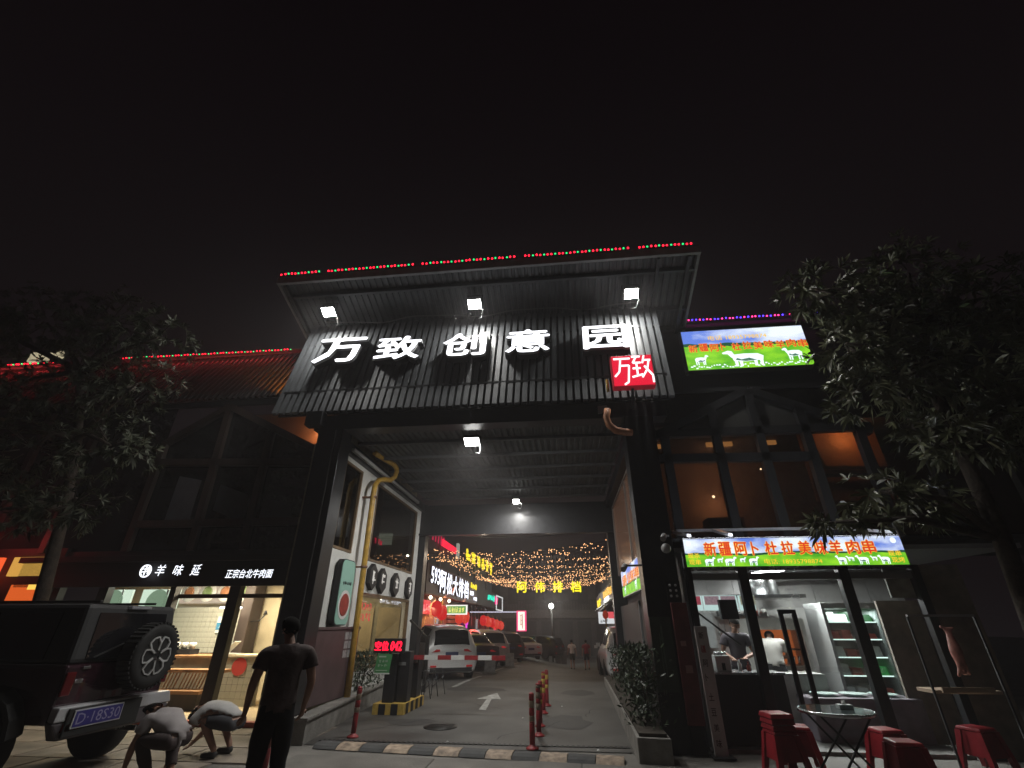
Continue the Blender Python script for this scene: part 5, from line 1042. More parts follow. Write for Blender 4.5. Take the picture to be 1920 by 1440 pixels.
# boards leaning by the column
t = thing('faded_poster', 'dark green faded poster panel on the base of the right gate column', 'poster', (1.45, 8.3, .5)); b = MB(); b.box(1.3, 1.62, 8.3, 8.355, .75, 1.75); b.build('panel', mat('poster_green', (.04, .055, .04), .6, noise=.3), t); scrib('lettering', mat('poster_print', (.08, .12, .08), .6), t, (1.41, 8.297, .85), (1, 0, 0), (0, 0, 1), .1, .8, 1, 51, .002)
t = thing('maroon_board', 'narrow maroon board beside the white menu board at the kiosk corner', 'board', (1.75, 8.3, .35)); b = MB(); b.box(1.66, 1.9, 8.26, 8.33, .36, 1.95); b.build('board', mat('board_maroon', (.15, .04, .04), .6, noise=.35), t, bevel=.005)
b = MB(); b.box(1.72, 1.8, 8.252, 8.258, 1.35, 1.42); b.box(1.74, 1.84, 8.252, 8.258, 1.0, 1.1); b.build('pale_patch', mat('patch_pink', (.3, .15, .14), .7), t); b = MB(); b.box(1.68, 1.88, 8.27, 8.32, .014, .36); b.build('leg', BLKM, t)
t = thing('menu_board', 'narrow upright white board with a column of characters at the kiosk corner', 'board', (2.03, 8.25, .015)); b = MB(); b.box(1.95, 2.13, 8.2, 8.26, .03, 1.62); b.build('board', mat('board_white', (.5, .47, .46), .6, noise=.15), t, bevel=.004)
for k, ch in enumerate('新疆阿卜土豆美味'): text(ch, 'character', (mat('print_dark', (.05, .03, .03), .6) if k != 1 else REDP), t, (1.99, 8.198, 1.45 - k * .18 - (.06 if k > 3 else 0)), (1, 0, 0), (0, 0, 1), .07 if ch != '卜' else .04, .09, .002, .012)
b = MB(); b.box(1.9, 2.2, 8.1, 8.34, .014, .03); b.build('foot', BLKM, t)
# interior
b = MB(); b.box(2.1, 3.3, 8.75, 9.2, .05, .95); b.build('counter', BLKM, KB); b = MB(); b.box(2.08, 3.32, 8.72, 9.22, .95, .98); b.build('counter_top', CHROME, KB)
ic = thing('ice_box', 'small white box with dark slot standing on the black kiosk counter', 'box', (2.45, 8.9, .98)); b = MB(); b.box(2.33, 2.56, 8.8, 9.0, .981, 1.2); b.build('body', WHT, ic, bevel=.008); b = MB(); b.box(2.42, 2.47, 8.79, 8.799, 1.0, 1.1); b.build('slot', BLKM, ic)
for k in range(4): b = MB(); b.lathe([(.02, 0), (.025, .04), (.01, .05)], (2.37 + k * .05, 8.9, 1.2), 8); b.build('lid', CHROME, ic)
for k, (x0, x1) in enumerate(((2.12, 2.42), (2.44, 3.02), (3.05, 3.32))):
    b = MB(); b.box(x0, x1, 9.3, 9.34, 1.86, 2.1); f = b.build('photo_panel', em('photo_panel', (.55, .75, .72), .75), KB)
    for j in range(2 if x1 - x0 > .4 else 1):
        b = MB(); xx = x0 + .02 + j * .28; b.box(xx, xx + .25, 9.29, 9.298, 1.95, 2.09); b.build('photo', mat('meat_photo%d' % k, ((.35, .06, .08), (.3, .2, .22), (.35, .35, .25))[k], .6, emit=.35, ecol=((.6, .1, .15), (.5, .35, .4), (.5, .5, .35))[k], noise=.5, nscale=30), f)
b = MB(); b.box(2.62, 2.9, 9.0, 9.1, 1.72, 2.02); b.build('till_screen', BLKM, KB)
b = MB(); b.box(4.0, 4.42, 10.4, 10.7, 2.6, 2.64); b.build('ceiling_lamp', em('tube_white', (1, 1, 1), 8), KB)
b = MB(); b.box(3.2, 4.6, 10.2, 11.2, 2.1, 2.16); b.tube([(3.9, 10.7, 2.16), (3.9, 10.7, 2.7)], .22, 12); b.build('steel_hood', CHROME, KB)
b = MB(); b.box(3.55, 4.6, 10.6, 11.2, .05, .95); b.box(3.55, 4.6, 10.55, 11.2, 1.55, 1.75); b.box(3.55, 3.62, 10.6, 11.2, .95, 1.55); b.box(4.53, 4.6, 10.6, 11.2, .95, 1.55); b.build('grill_cabinet', mat('enamel', (.55, .54, .5), .4, noise=.1), KB)
b = MB(); b.box(3.63, 4.52, 11.1, 11.15, .95, 1.55); b.build('grill_back', mat('grill_glow', (.25, .08, .03), .7, emit=.28, ecol=(1, .25, .06), noise=.5), KB); b = MB(); b.box(3.63, 4.52, 10.7, 11.1, 1.2, 1.22); b.build('grill_rack', BLKM, KB)
b = MB()
for k in range(8): b.tube([(3.7 + k * .1, 10.75, .96), (3.7 + k * .1 + .02, 10.75, 1.1)], .025, 6)
b.build('skewer_jar', CHROME, KB, kind='stuff')
b = MB(); b.box(3.6, 4.3, 9.6, 10.2, .05, .9); b.build('low_cupboard', mat('enamel_grey', (.4, .4, .38), .5, noise=.15), KB)
# open glass door with black frame
dr = thing('glass_door', 'narrow black framed glass door standing ajar in the kiosk front', 'door', (3.45, 8.4, .4)); b = MB()
for s in ((3.3, 3.36, .55, 1.85), (3.5, 3.56, .55, 1.85)): b.box(s[0], s[1], 8.36, 8.4, s[2], s[3])
b.box(3.36, 3.5, 8.36, 8.4, 1.79, 1.85); b.box(3.36, 3.5, 8.36, 8.4, .55, .61); b.build('frame', BLK, dr); b = MB(); b.box(3.36, 3.5, 8.375, 8.38, .61, 1.79); b.build('pane', PANE, dr)
# display fridge
FR = thing('display_fridge', 'tall lit display fridge with green and red trays in the kiosk', 'fridge', (5.1, 10, 0)); b = MB(); b.box(4.78, 5.66, 10.0, 10.7, .05, .5); b.box(4.72, 4.78, 10.0, 10.7, .05, 1.9); b.box(5.66, 5.72, 10.0, 10.7, .05, 1.9); b.box(4.78, 5.66, 10.64, 10.7, .5, 1.9); b.box(4.72, 5.72, 10.0, 10.7, 1.9, 2.0); b.build('cabinet', mat('fridge_grey', (.35, .36, .36), .4), FR, bevel=.006)
b = MB(); b.box(5.2, 5.24, 9.98, 10.02, .5, 1.9); b.build('door_post', CHROME, FR)
fg_ = (em('tray_green', (.05, .42, .1), .4), mat('tray_red', (.5, .08, .06), .5), mat('tray_pale', (.65, .66, .66), .5)); ri = random.Random(3)
for j in range(5):
    z = .55 + j * .28; b = MB(); b.box(4.79, 5.65, 10.1, 10.63, z, z + .015); sh_ = b.build('shelf', WHT, FR); b = MB(); b.box(4.79, 5.65, 10.09, 10.1, z + .0, z + .018); b.build('shelf_light', em('shelf_glow', (.7, .95, .9), 1.4), sh_)
    for i in range(4):
        b = MB(); x = 4.81 + i * .21; b.box(x, x + .18, 10.15, 10.55, z + .016, z + ri.uniform(.1, .19), top=.015); b.build('tray', fg_[0 if (j == 4 and i > 1) or (j == 1 and i == 3) else ri.choice((1, 2, 2))], FR)
b = MB(); b.box(4.79, 5.65, 10.05, 10.06, .5, 1.9); b.build('fridge_glass', PANE, FR)
lamp('fridge_light', 'AREA', (5.2, 10.2, 1.87), 18, (.8, 1, .95), .7, sy=.3)
CH = thing('chest_display', 'low chest counter with curved glass and white plates below the fridge', 'counter', (4.2, 9.2, 0)); b = MB(); b.box(3.75, 5.4, 9.1, 9.7, .05, .62); b.build('chest', mat('chest_mauve', (.2, .17, .2), .5, noise=.2), CH, bevel=.02)
for k in range(3): b = MB(); b.lathe([(.05, 0), (.2, .03), (.21, .035)], (4.1 + k * .45, 9.4, .625), 20); b.build('plate', mat('plate_pale', (.5, .6, .58), .3, emit=.05, ecol=(.6, .9, .85)), CH)
b = MB(); b.add([(3.78, 9.12, .63), (5.38, 9.12, .63), (5.38, 9.25, .95), (3.78, 9.25, .95), (3.78, 9.6, 1.0), (5.38, 9.6, 1.0)], [(0, 1, 2, 3), (3, 2, 5, 4)]); b.build('curved_glass', PANE, CH)
lamp('kiosk_light', 'AREA', (4.2, 10.3, 2.58), 115, (.95, 1, .98), .9, sy=.4); lamp('kiosk_light', 'AREA', (2.8, 9.9, 2.6), 22, (.95, 1, .98), .5)
# right side panel and vitrine with hanging lamb
b = MB(); b.box(5.2, 5.62, FY + .1, FY + .13, 2.02, 2.44); b.build('pale_panel', mat('mottled_panel', (.3, .31, .27), .7, noise=.4, nscale=5), KB)
b = MB(); b.box(5.25, 5.9, 9.2, 9.25, .05, 2.0); b.build('inner_screen', mat('beige_panel', (.2, .17, .14), .7, noise=.3), KB)
b = MB(); b.box(5.68, 6.3, FY + .02, FY + .1, .0, 2.5); b.build('side_panel', mat('beige_panel', (.2, .17, .14), .7, noise=.3), KB)
VT = thing('meat_vitrine', 'glass vitrine with pale top bar and hanging lamb carcass beside the kiosk', 'display case', (5.2, 7.9, .0)); b = MB()
for x in (4.86, 5.74): b.box(x - .012, x + .012, 7.89, 7.912, .02, 1.74)
b.build('frame', mat('frame_grey', (.05, .05, .05), .6), VT); b = MB(); b.box(4.86, 5.74, 7.88, 7.92, 1.74, 1.77); b.build('top_bar', mat('bar_pale', (.35, .34, .34), .5), VT); b = MB(); b.box(4.95, 5.6, 7.86, 7.88, .84, .9); b.box(4.88, 5.72, 7.92, 8.28, .82, .86); b.build('shelf', mat('shelf_tan', (.4, .3, .22), .5), VT)
b = MB(); b.box(4.88, 5.72, 7.895, 7.9, .9, 1.74); b.build('pane', PANE, VT)
lc = thing('lamb_carcass', 'skinned lamb carcass hanging inside the glass vitrine', 'meat', (5.45, 8.08, 1.0))
me_ = mat('raw_meat', (.42, .17, .14), .45, noise=.5, nscale=9)
q = skinmesh('carcass', [(0, 0, .58), (0, 0, .45), (0, 0, .3), (0, 0, .15), (0, 0, .02), (-.09, 0, .62), (.09, 0, .6), (-.08, .02, .0), (.08, .02, .02)], [(0, 1), (1, 2), (2, 3), (3, 4), (0, 5), (0, 6), (3, 7), (3, 8)], [.03, .055, .085, .06, .02, .018, .018, .014, .014], me_, lc)
# people inside
person('cook in dark shirt working at the counter behind the kiosk glass', (3.05, 9.9, .05), R(165), stand(elR=(.26, .02, 1.14), elL=(-.26, .02, 1.14), haL=(-.1, .24, 1.08), haR=(.12, .26, 1.06), head=(-.02, .07, 1.58), face=(.1, .9, -.4)), mat('cook_shirt', (.06, .05, .06), .8), dtr, shoe, 1.0, pants_long=True)
person('kebab cook in white shirt bending over the grill behind the black mullion', (3.72, 10.1, .05), R(-20), stand(chest=(0, .14, 1.22), neck=(0, .3, 1.34), head=(0, .42, 1.38), face=(0, .6, -.8), shL=(-.19, .18, 1.3), shR=(.19, .18, 1.3), elL=(-.25, .3, 1.08), elR=(.25, .3, 1.08), haL=(-.15, .5, 1.04), haR=(.15, .5, 1.04)), mat('cook_white', (.6, .58, .55), .85), dtr, shoe, 1.0, pants_long=True, fat=1.1)
# table and stools
TB = thing('folding_table', 'round glass folding table with crossed black legs among red stools', 'table', (3.2, 7.15, .0)); b = MB(); b.lathe([(.38, .7), (.4, .705), (.4, .722), (.38, .727)], (3.2, 7.15, 0), 36); b.build('table_top', mat('glass_top', (.06, .08, .08), .08, spec=.8), TB); b = MB(); b.lathe([(.395, .69), (.41, .7), (.41, .728), (.402, .73), (.402, .7)], (3.2, 7.15, 0), 36); b.build('rim', CHROME, TB)
for (a, c) in (((-.28, -.22), (.3, -.25)), ((.28, -.22), (-.3, -.25)), ((-.28, .22), (.3, .25)), ((.28, .22), (-.3, .25))): b = MB(); b.tube([(3.2 + a[0], 7.15 + a[1], .69), (3.2 + c[0], 7.15 + c[1], .02)], .013, 8); b.build('leg', BLK, TB)
def stool(label, x, y, h=.46, first=[None], rot=0, n=1):
    if first[0] is None or h != .46:
        t = thing('plastic_stool', label, 'stool', (x, y, .014), 'red plastic stools by the kiosk', R(rot)); b = MB(); w = .15; 
        b.box(-w, w, -w, w, h - .04, h, top=.012); b.build('seat', RED, t, local=True, bevel=.012)
        for sx_ in (1, -1):
            for sy_ in (1, -1): b = MB(); b.hexa([(sx_ * .19 - .03, sy_ * .19 - .03, 0), (sx_ * .19 + .03, sy_ * .19 - .03, 0), (sx_ * .19 + .03, sy_ * .19 + .03, 0), (sx_ * .19 - .03, sy_ * .19 + .03, 0)], [(sx_ * .12 - .035, sy_ * .12 - .035, h - .041), (sx_ * .12 + .035, sy_ * .12 - .035, h - .041), (sx_ * .12 + .035, sy_ * .12 + .035, h - .041), (sx_ * .12 - .035, sy_ * .12 + .035, h - .041)]); b.build('leg', RED, t, local=True)
        b = MB()
        for s in (1, -1): b.hexa([(-.16, s * .165 - .006, h * .35), (.16, s * .165 - .006, h * .35), (.16, s * .165 + .006, h * .35), (-.16, s * .165 + .006, h * .35)], [(-.12, s * .135 - .006, h - .045), (.12, s * .135 - .006, h - .045), (.12, s * .135 + .006, h - .045), (-.12, s * .135 + .006, h - .045)]); b.hexa([(s * .165 - .006, -.16, h * .35), (s * .165 + .006, -.16, h * .35), (s * .165 + .006, .16, h * .35), (s * .165 - .006, .16, h * .35)], [(s * .135 - .006, -.12, h - .045), (s * .135 + .006, -.12, h - .045), (s * .135 + .006, .12, h - .045), (s * .135 - .006, .12, h - .045)])
        b.build('apron', RED, t, local=True)
        for k in range(n - 1): b = MB(); b.box(-w - .005 * 1, w + .005, -w - .005, w + .005, h + .002 + k * .06, h + .055 + k * .06, top=.015); b.build('stacked_seat', RED, t, local=True, bevel=.01)
        if first[0] is None: first[0] = t
        return t
    return dup(first[0], (x, y, .014), R(rot), label)
stool('stack of red stools left of the folding table, before the kiosk counter', 2.6, 7.45, .46, [None], 8, 4)
stool('single red stool close to the left edge of the folding table', 2.92, 7.75, rot=-12)
stool('red stool behind the folding table, beneath the last kiosk mullion', 3.95, 7.65, rot=10)
stool('red stool right of the folding table with a shiny seat', 3.75, 6.95, rot=-5)
stool('red stool at the far right near the tree trunk', 5.2, 7.9, rot=20)
# cctv cameras
for k, (x, y, z) in enumerate(((1.68, 8.1, 2.95), (1.0, 8.2, 2.5))):
    t = thing('cctv_camera', ['white dome and bullet camera on the right gate column beside the kiosk sign', 'small grey bullet camera sticking out left of the right gate column'][k], 'camera', (x, y, z)); b = MB(); b.tube([(x, y, z), (x - .05, y - .12, z - .07)], .045, 12); b.build('barrel', mat('cam_grey', (.3, .3, .3), .5), t); b = MB(); b.bar((x, y, z), (x + .1 + .2 * k, y + .16, z + .02), .03, .03); b.build('arm', mat('cam_grey', (.3, .3, .3), .5), t)
    if k == 0: b = MB(); b.ell((x, y + .0, z - .2), .08, 14, 8); b.build('dome', mat('dome_white', (.35, .35, .35), .2), t)
b = MB(); 
t = thing('sensor_panel', 'small four dot lamp panel on the right gate column under the camera', 'lamp', (1.75, 8.3, 2.1))
for i in range(2):
    for j in range(3): b = MB(); b.ell((1.7 + i * .09, 8.34, 2.05 + j * .08), .02, 8, 5); b.build('lens', mat('lens_grey', (.4, .4, .4), .3), t)
b = MB(); b.box(1.64, 1.86, 8.345, 8.358, 1.98, 2.28); b.build('plate', BLKM, t)
# ---- small things: kiosk clutter, cables, litter, covers
STE = mat('steel_dull', (.4, .41, .41), .35, metal=.8, noise=.2)
b = MB(); b.box(3.3, 4.5, 11.6, 11.88, 1.78, 1.8); b.build('wall_shelf', STE, KB)
for k in range(6):
    x = 3.38 + k * .19; h = (.12, .2, .15, .1, .22, .14)[k]; b = MB(); b.lathe([(.06, 0), (.065, h * .8), (.04, h)], (x, 11.75, 1.8), 12); b.build('pot', (STE, mat('jar_red', (.4, .06, .04), .5), WHT)[k % 3], KB)
for k in range(5):
    b = MB(); x = 3.35 + k * .12; b.tube([(x, 11.85, 1.74), (x, 11.85, 1.5)], .008, 6); b.ell((x, 11.85, 1.46), (.035, .015, .05), 10, 6); b.build('ladle', STE, KB)
for k, (x, z, w, h, c) in enumerate(((2.3, 1.5, .2, .28, (.6, .58, .5)), (2.56, 1.42, .14, .2, (.5, .2, .15)), (2.95, 1.55, .2, .14, (.55, .55, .58)), (4.75, 1.9, .3, .4, (.5, .5, .45)))):
    b = MB(); b.box(x, x + w, 11.885, 11.895, z, z + h); b.build('wall_notice', mat('notice%d' % k, c, .7, noise=.5, nscale=22), KB)
b = MB(); b.box(2.75, 3.15, 11.5, 11.88, 1.2, 1.85); b.build('wall_cabinet', mat('cabinet_grey', (.4, .42, .42), .4, noise=.2), KB)
b = MB(); b.tube([(4.45, 11.3, 2.2), (4.45, 11.3, 2.55), (4.9, 11.3, 2.62), (5.6, 11.3, 2.62)], .13, 12); b.build('duct', STE, KB)
b = MB(); b.bar((2.12, 8.72, 1.85), (2.75, 8.72, 1.35), .025, .025); b.build('slanted_bar', BLK, KB)
b = MB(); b.bar((2.2, 11.86, 2.1), (2.75, 11.86, 1.35), .02, .24, up=(0, 1, 0)); b.build('orange_board', mat('board_orange', (.4, .2, .1), .6), KB)
# tiles joints of the kiosk back wall: panels
pm_ = None
for i in range(9):
    for j in range(4):
        if pm_ is None: b = MB(); b.box(2.1, 2.66, 11.882, 11.892, .12, .72); pm_ = b.build('wall_panel', mat('kiosk_panel', (.46, .46, .45), .3, noise=.15, nscale=3), KB)
        else: copy_of(pm_, (i * .575, 0, j * .62), KB)
for k, (x, y, h) in enumerate(((2.75, 9.0, .16), (2.86, 8.92, .12), (3.12, 9.05, .2))):
    t = thing('sauce_bottle', ['tall pale bottle on the kiosk counter behind the white box', 'short bottle beside the tall one on the kiosk counter', 'bottle at the right end of the black kiosk counter'][k], 'bottle', (x, y, .98)); b = MB(); b.lathe([(.03, 0), (.032, h * .6), (.012, h * .8), (.012, h)], (x, y, .98), 12); b.build('body', (WHT, mat('jar_red', (.4, .06, .04), .5), mat('bottle_brown', (.2, .08, .03), .2))[k], t); b = MB(); b.lathe([(.014, h), (.014, h + .015)], (x, y, .98), 10); b.build('cap', RED, t)
# tissue box on the folding table
t = thing('tissue_box', 'small pale tissue box lying on the round glass table', 'box', (3.32, 7.2, .727)); b = MB(); b.box(3.26, 3.42, 7.14, 7.24, .728, .775); b.build('carton', mat('carton', (.45, .5, .5), .6, noise=.3, nscale=20), t, bevel=.004); b = MB(); b.add([(3.31, 7.18, .776), (3.37, 7.2, .776), (3.36, 7.19, .82), (3.32, 7.2, .81)], [(0, 1, 2, 3)]); b.build('tissue', WHT, t)
# cables on the gate
t = thing('power_cable', 'loose black cable drooping along the top of the slatted wall', 'cable', (-5, 8.7, 8.2)); b = MB(); pts = []
for i in range(49): u = i / 48; pts.append((-5.5 + 7.6 * u, 8.62, 8.2 - .12 * math.sin(u * PI * 3) ** 2 - .02 * math.sin(u * 40)))
b.tube(pts, .011, 5); b.build('run', mat('cable_dark', (.12, .12, .12), .5), t)
t = thing('power_cable', 'thin cable running down the left gate column', 'cable', (-4.6, 8.3, 0)); b = MB(); b.tube([(-4.55 + .004 * math.sin(i * 1.3), 8.345, 5.2 - i * .2) for i in range(22)], .012, 5); b.build('run', mat('cable_dark', (.12, .12, .12), .5), t)
t = thing('junction_box', 'small grey junction box on the front beam under the slats', 'electrical box', (.9, 8.4, 5.4)); b = MB(); b.box(.82, 1.0, 8.36, 8.415, 5.34, 5.5); b.build('box', mat('cam_grey', (.3, .3, .3), .5), t, bevel=.005); b = MB(); b.tube([(.91, 8.38, 5.34), (.9, 8.38, 5.25), (1.02, 8.4, 5.2)], .012, 5); b.build('lead', BLKM, t)
# ground: inspection cover and paper scraps
t = thing('manhole_cover', 'round iron inspection cover in the drive in front of the arrow', 'manhole cover', (-2.35, 9.9, .02)); b = MB(); b.lathe([(.3, .013), (.3, .024), (.0, .026)], (-2.35, 9.9, 0), 28); b.build('plate', mat('cast_iron', (.05, .048, .045), .55, metal=.5, noise=.4, nscale=14), t)
for i in range(5): b = MB(); b.box(-2.58, -2.12, 9.74 + i * .08, 9.755 + i * .08, .026, .03); b.build('rib', mat('cast_iron', (.05, .048, .045), .55), t)
for k, (x, y, lb) in enumerate(((-1.95, 8.75, 'white paper scrap left of the dividing bollards near the hump'), (-.95, 10.9, 'white scrap on the drive beside the middle bollard'), (.35, 8.15, 'white scrap at the right end of the speed hump'), (-.2, 12.4, 'white scrap right of the farthest bollard'), (-1.3, 7.1, 'flattened paper scrap on the slabs in front of the hump'))):
    t = thing('paper_scrap', lb, 'litter', (x, y, .014), 'paper scraps on the drive'); b = MB(); z = .016 if k != 2 else .075; b.add([(x - .02, y - .015, z), (x + .02, y - .01, z + .008), (x + .025, y + .015, z), (x - .015, y + .02, z + .01), (x, y, z + .016)], [(0, 1, 4), (1, 2, 4), (2, 3, 4), (3, 0, 4)]); b.build('scrap', WHT, t)
# expansion joints of the drive as shallow grooves, drain channel across the gate line
b = MB(); b.box(-4.0, .84, 8.62, 8.74, .013, .018); dc = struct(b, 'drain_channel', mat('drain_dark', (.03, .03, .03), .7)); gm_ = None
for k in range(60):
    if gm_ is None: b = MB(); b.box(-3.98, -3.94, 8.625, 8.735, .018, .024); gm_ = b.build('grate_bar', mat('grate_iron', (.07, .07, .068), .5, metal=.4, noise=.3), dc)
    else: copy_of(gm_, (k * .08, 0, 0), dc)
# jeep side details
for (x, y0, y1) in ((-.803, -.9, -.88), (-.803, .0, .02), (-.803, .6, .62)): jbx('door_gap', pl_, x, x + .002, y0, y1, .66, 1.2, bev=0)
for y in (-.75, .12): jbx('door_handle', CHROME, -.83, -.802, y, y + .14, 1.05, 1.08, bev=.004)
jbx('side_step', pl_, -.95, -.8, -.8, .85, .42, .47); jbx('belt_trim', CHROME, -.807, -.8, -2.1, .8, 1.215, 1.224, bev=0)
b = MB(); b.box(-.98, -.82, .62, .74, 1.12, 1.32); b.build('mirror', pl_, JP, local=True, bevel=.02)
for s in (.45, -.45): jbx('roof_rail', pl_, s - .02, s + .02, -1.9, .2, 1.9, 1.93, bev=.005)
# ============================================================= STREET, LEFT SIDE
LS_ = thing('seafood_restaurant', 'restaurant front with 593 sign, wood columns and red lanterns, left of the street', 'restaurant', (-7.5, 28, -.5))
FX = -6.9; DKM = mat('fascia_maroon', (.07, .02, .03), .5, noise=.2); STW = mat('street_wall', (.05, .05, .052), .7, noise=.3)
b = MB(); b.box(FX - 6, FX - .6, 17, 48, -1.5, 4.2); b.box(FX - 6, FX - .2, 17, 48, 4.2, 5.7); b.build('wall', STW, LS_)
b = MB(); b.box(FX - .3, FX, 24.2, 38.6, 3.05, 4.45); b.build('sign_fascia', DKM, LS_); b = MB(); b.box(FX - .6, FX - .0, 24.2, 38.6, 2.98, 3.045); b.build('soffit', mat('soffit_warm', (.3, .16, .1), .6), LS_)
WS = em('street_white', (.85, .88, 1), 1.8); YS = em('street_yellow', (1, .78, .02), 1.1)
y = 24.8
for ch, w in (('5', .5), ('9', .5), ('3', .5), ('阿', 1.25), ('松', 1.35), ('大', 1.4), ('排', 1.45), ('档', 1.5)):
    h = .75 if w < 1 else 1.1; text(ch, 'sign_character', [WS, DKM], LS_, (FX + .01, y, 3.2 + (.35 if w < 1 else 0)), (0, 1, 0), (0, 0, 1), w, h, .06, .03); y += w + (.16 if w < 1 else .28)
scrib('yellow_lettering', YS, LS_, (FX + .01, 35.9, 3.95), (0, 1, 0), (0, 0, 1), 2.5, .4, 4, 61, .04, .2)
scrib('white_lettering', WS, LS_, (FX + .01, 35.8, 3.5), (0, 1, 0), (0, 0, 1), 1.3, .3, 3, 62, .04, .2); scrib('white_lettering', WS, LS_, (FX + .01, 37.2, 3.2), (0, 1, 0), (0, 0, 1), 1.3, .25, 3, 63, .04, .2)
# front: columns, blue posters, slats
for y0, y1 in ((25.8, 27.6), (29.6, 30.4)): b = MB(); b.box(FX - .75, FX - .35, y0, y1, -1, 2.98); b.build('wood_column', WOOD, LS_)
for y0, y1 in ((24.4, 25.3), (28.0, 29.3)):
    b = MB(); b.box(FX - .6, FX - .55, y0, y1, -.9, 2.1); f = b.build('glass_door', em('door_white', (.5, .45, .45), .6), LS_); b = MB(); b.box(FX - .54, FX - .53, y0 + .12, y1 - .12, -.6, 1.35); b.build('blue_poster', em('poster_blue', (.02, .2, .8), .8), f)
    b = MB(); b.box(FX - .525, FX - .52, y0 + .12, y1 - .12, .25, .3); b.box(FX - .525, FX - .52, y0 + .2, y1 - .2, -.2, .1); b.build('poster_band', em('poster_pale', (.4, .7, .9), .8), f)
sl = None
for k in range(14):
    if sl is None: b = MB(); b.box(FX - .55, FX - .45, 30.6, 34.6, -.8, -.62); sl = b.build('wood_slat', mat('slat_red_wood', (.3, .09, .05), .5, noise=.3), LS_)
    else: copy_of(sl, (0, 0, k * .25), LS_)
l = lamp('soffit_light', 'AREA', (FX - .1, 27.6, 2.9), 150, (1, .6, .35), 6.0, sy=.4); l.rotation_euler = (0, R(-15), R(90)); l = lamp('lantern_glow', 'POINT', (FX + .9, 29.8, 1.9), 40, (1, .08, .06), .5); l = lamp('soffit_light', 'AREA', (FX - .1, 33, 2.9), 50, (1, .5, .3), 3.0, sy=.4); l.rotation_euler = (0, R(-15), R(90))
for k in range(3): b = MB(); b.ell((FX + .0, 25.2 + k * 2.1, 2.86), .09, 8, 5); b.build('spot_lamp', em('spot_warm', (1, .85, .6), 6), LS_)
# red banner
b = MB(); b.box(FX - .35, FX - .3, 24.4, 26.4, 2.1, 2.75); b.build('red_banner', em('banner_red', (.8, .01, .03), .9), LS_); scrib('banner_lettering', em('banner_letter', (1, .3, .3), .9), LS_, (FX - .29, 24.5, 2.2), (0, 1, 0), (0, 0, 1), 1.8, .4, 4, 64, .01)
lm = em('lantern_red', (.55, .008, .01), .9); lm2 = em('lantern_orange', (.7, .04, .02), .8); first = None
LN = [(FX + .15, 26.0, 2.35, .3, lm), (FX + .15, 27.2, 2.2, .3, lm), (FX + .1, 32.0, 2.0, .28, lm2), (FX + .1, 34.0, 2.05, .3, lm2)]
ll = ['larger red lantern nearest the white suv, left of the green light box', 'red lantern touching the left end of the green light box', 'dim orange red lantern in front of the wooden slats', 'orange red lantern at the right end of the wooden slats']
def lantern(x, y, z, r, m, label, group):
    t = thing('lantern', label, 'lantern', (x, y, z), group); b = MB(); b.lathe([(r * .3, -r * 1.25), (r * .8, -r * .9), (r, 0), (r * .8, r * .9), (r * .3, r * 1.25)], (0, 0, 0), 14); b.build('shade', m, t, local=True)
    b = MB(); b.tube([(0, 0, r * 1.25), (0, 0, r * 1.25 + .25)], .015, 4); b.tube([(0, 0, -r * 1.25), (0, 0, -r * 1.25 - .3)], .03, 5); b.build('tassel', YEL, t, local=True); return t
for k, a in enumerate(LN): lantern(*a, ll[k], 'red lanterns of the restaurant')
t = thing('green_light_box', 'green and yellow light box with white frame among the lanterns', 'sign', (FX + .5, 28.6, 2.3)); x0, x1 = FX + .02, FX + 1.25
b = MB(); b.box(x0, x1, 28.6, 28.75, 2.12, 2.62); b.build('frame', em('frame_white', (1, .95, .9), 1.0), t); b = MB(); b.box(x0 + .06, x1 - .06, 28.58, 28.598, 2.18, 2.56); b.build('face', em('face_green', (.15, .4, .1), .8), t); scrib('lettering', em('face_yellow', (.9, .85, .2), 1), t, (x0 + .15, 28.578, 2.22), (1, 0, 0), (0, 0, 1), .95, .3, 5, 66, .006, .16)
# next shop
N2 = thing('glazed_shop', 'dark glazed shop with teal and pink neon lettering beyond the restaurant', 'shop', (-7.5, 45, -1)); 
b = MB(); b.box(FX - .3, FX - .02, 38.65, 60, 3.0, 4.3); b.build('sign_fascia', STW, N2)
scrib('teal_lettering', em('neon_teal', (.02, .75, .5), 1.2), N2, (FX, 44, 3.5), (0, 1, 0), (0, 0, 1), 4.5, .6, 5, 67, .05, .18); scrib('pink_lettering', em('neon_pink', (1, .02, .25), 1.2), N2, (FX, 48.6, 3.3), (0, 1, 0), (0, 0, 1), 2.2, .75, 2, 68, .05, .18)
b = MB(); fx0, fx1 = 49.6, 54.6
b.box(FX, FX + .06, fx0, fx1, 2.85, 2.95); b.box(FX, FX + .06, fx0, fx1, 4.1, 4.2); b.box(FX, FX + .06, fx0, fx0 + .25, 2.95, 4.1); b.box(FX, FX + .06, fx1 - .25, fx1, 2.95, 4.1); b.build('white_neon_frame', em('frame_cool', (.8, .8, .8), .9), N2)
for k in range(6): b = MB(); b.box(FX - .5, FX - .42, 38.9 + k * 1.6, 39.05 + k * 1.6, -1.2, 3.0); b.build('mullion', BLK, N2)
b = MB(); b.box(FX - .56, FX - .52, 38.7, 47, -1.2, 3.0); b.build('glass_front', GLASSD, N2); b = MB(); b.box(FX - .4, FX - .35, 36.3, 37.4, 1.6, 2.1); b.box(FX - .4, FX - .35, 36.4, 37.1, .6, 1.6); b.build('magenta_figure', em('neon_magenta', (.7, .02, .6), 1.2), N2)
b = MB(); b.box(FX - .5, FX - .45, 41.5, 42.0, -1, 2.0); b.build('pale_strip', em('strip_grey', (.45, .4, .4), .5), N2)
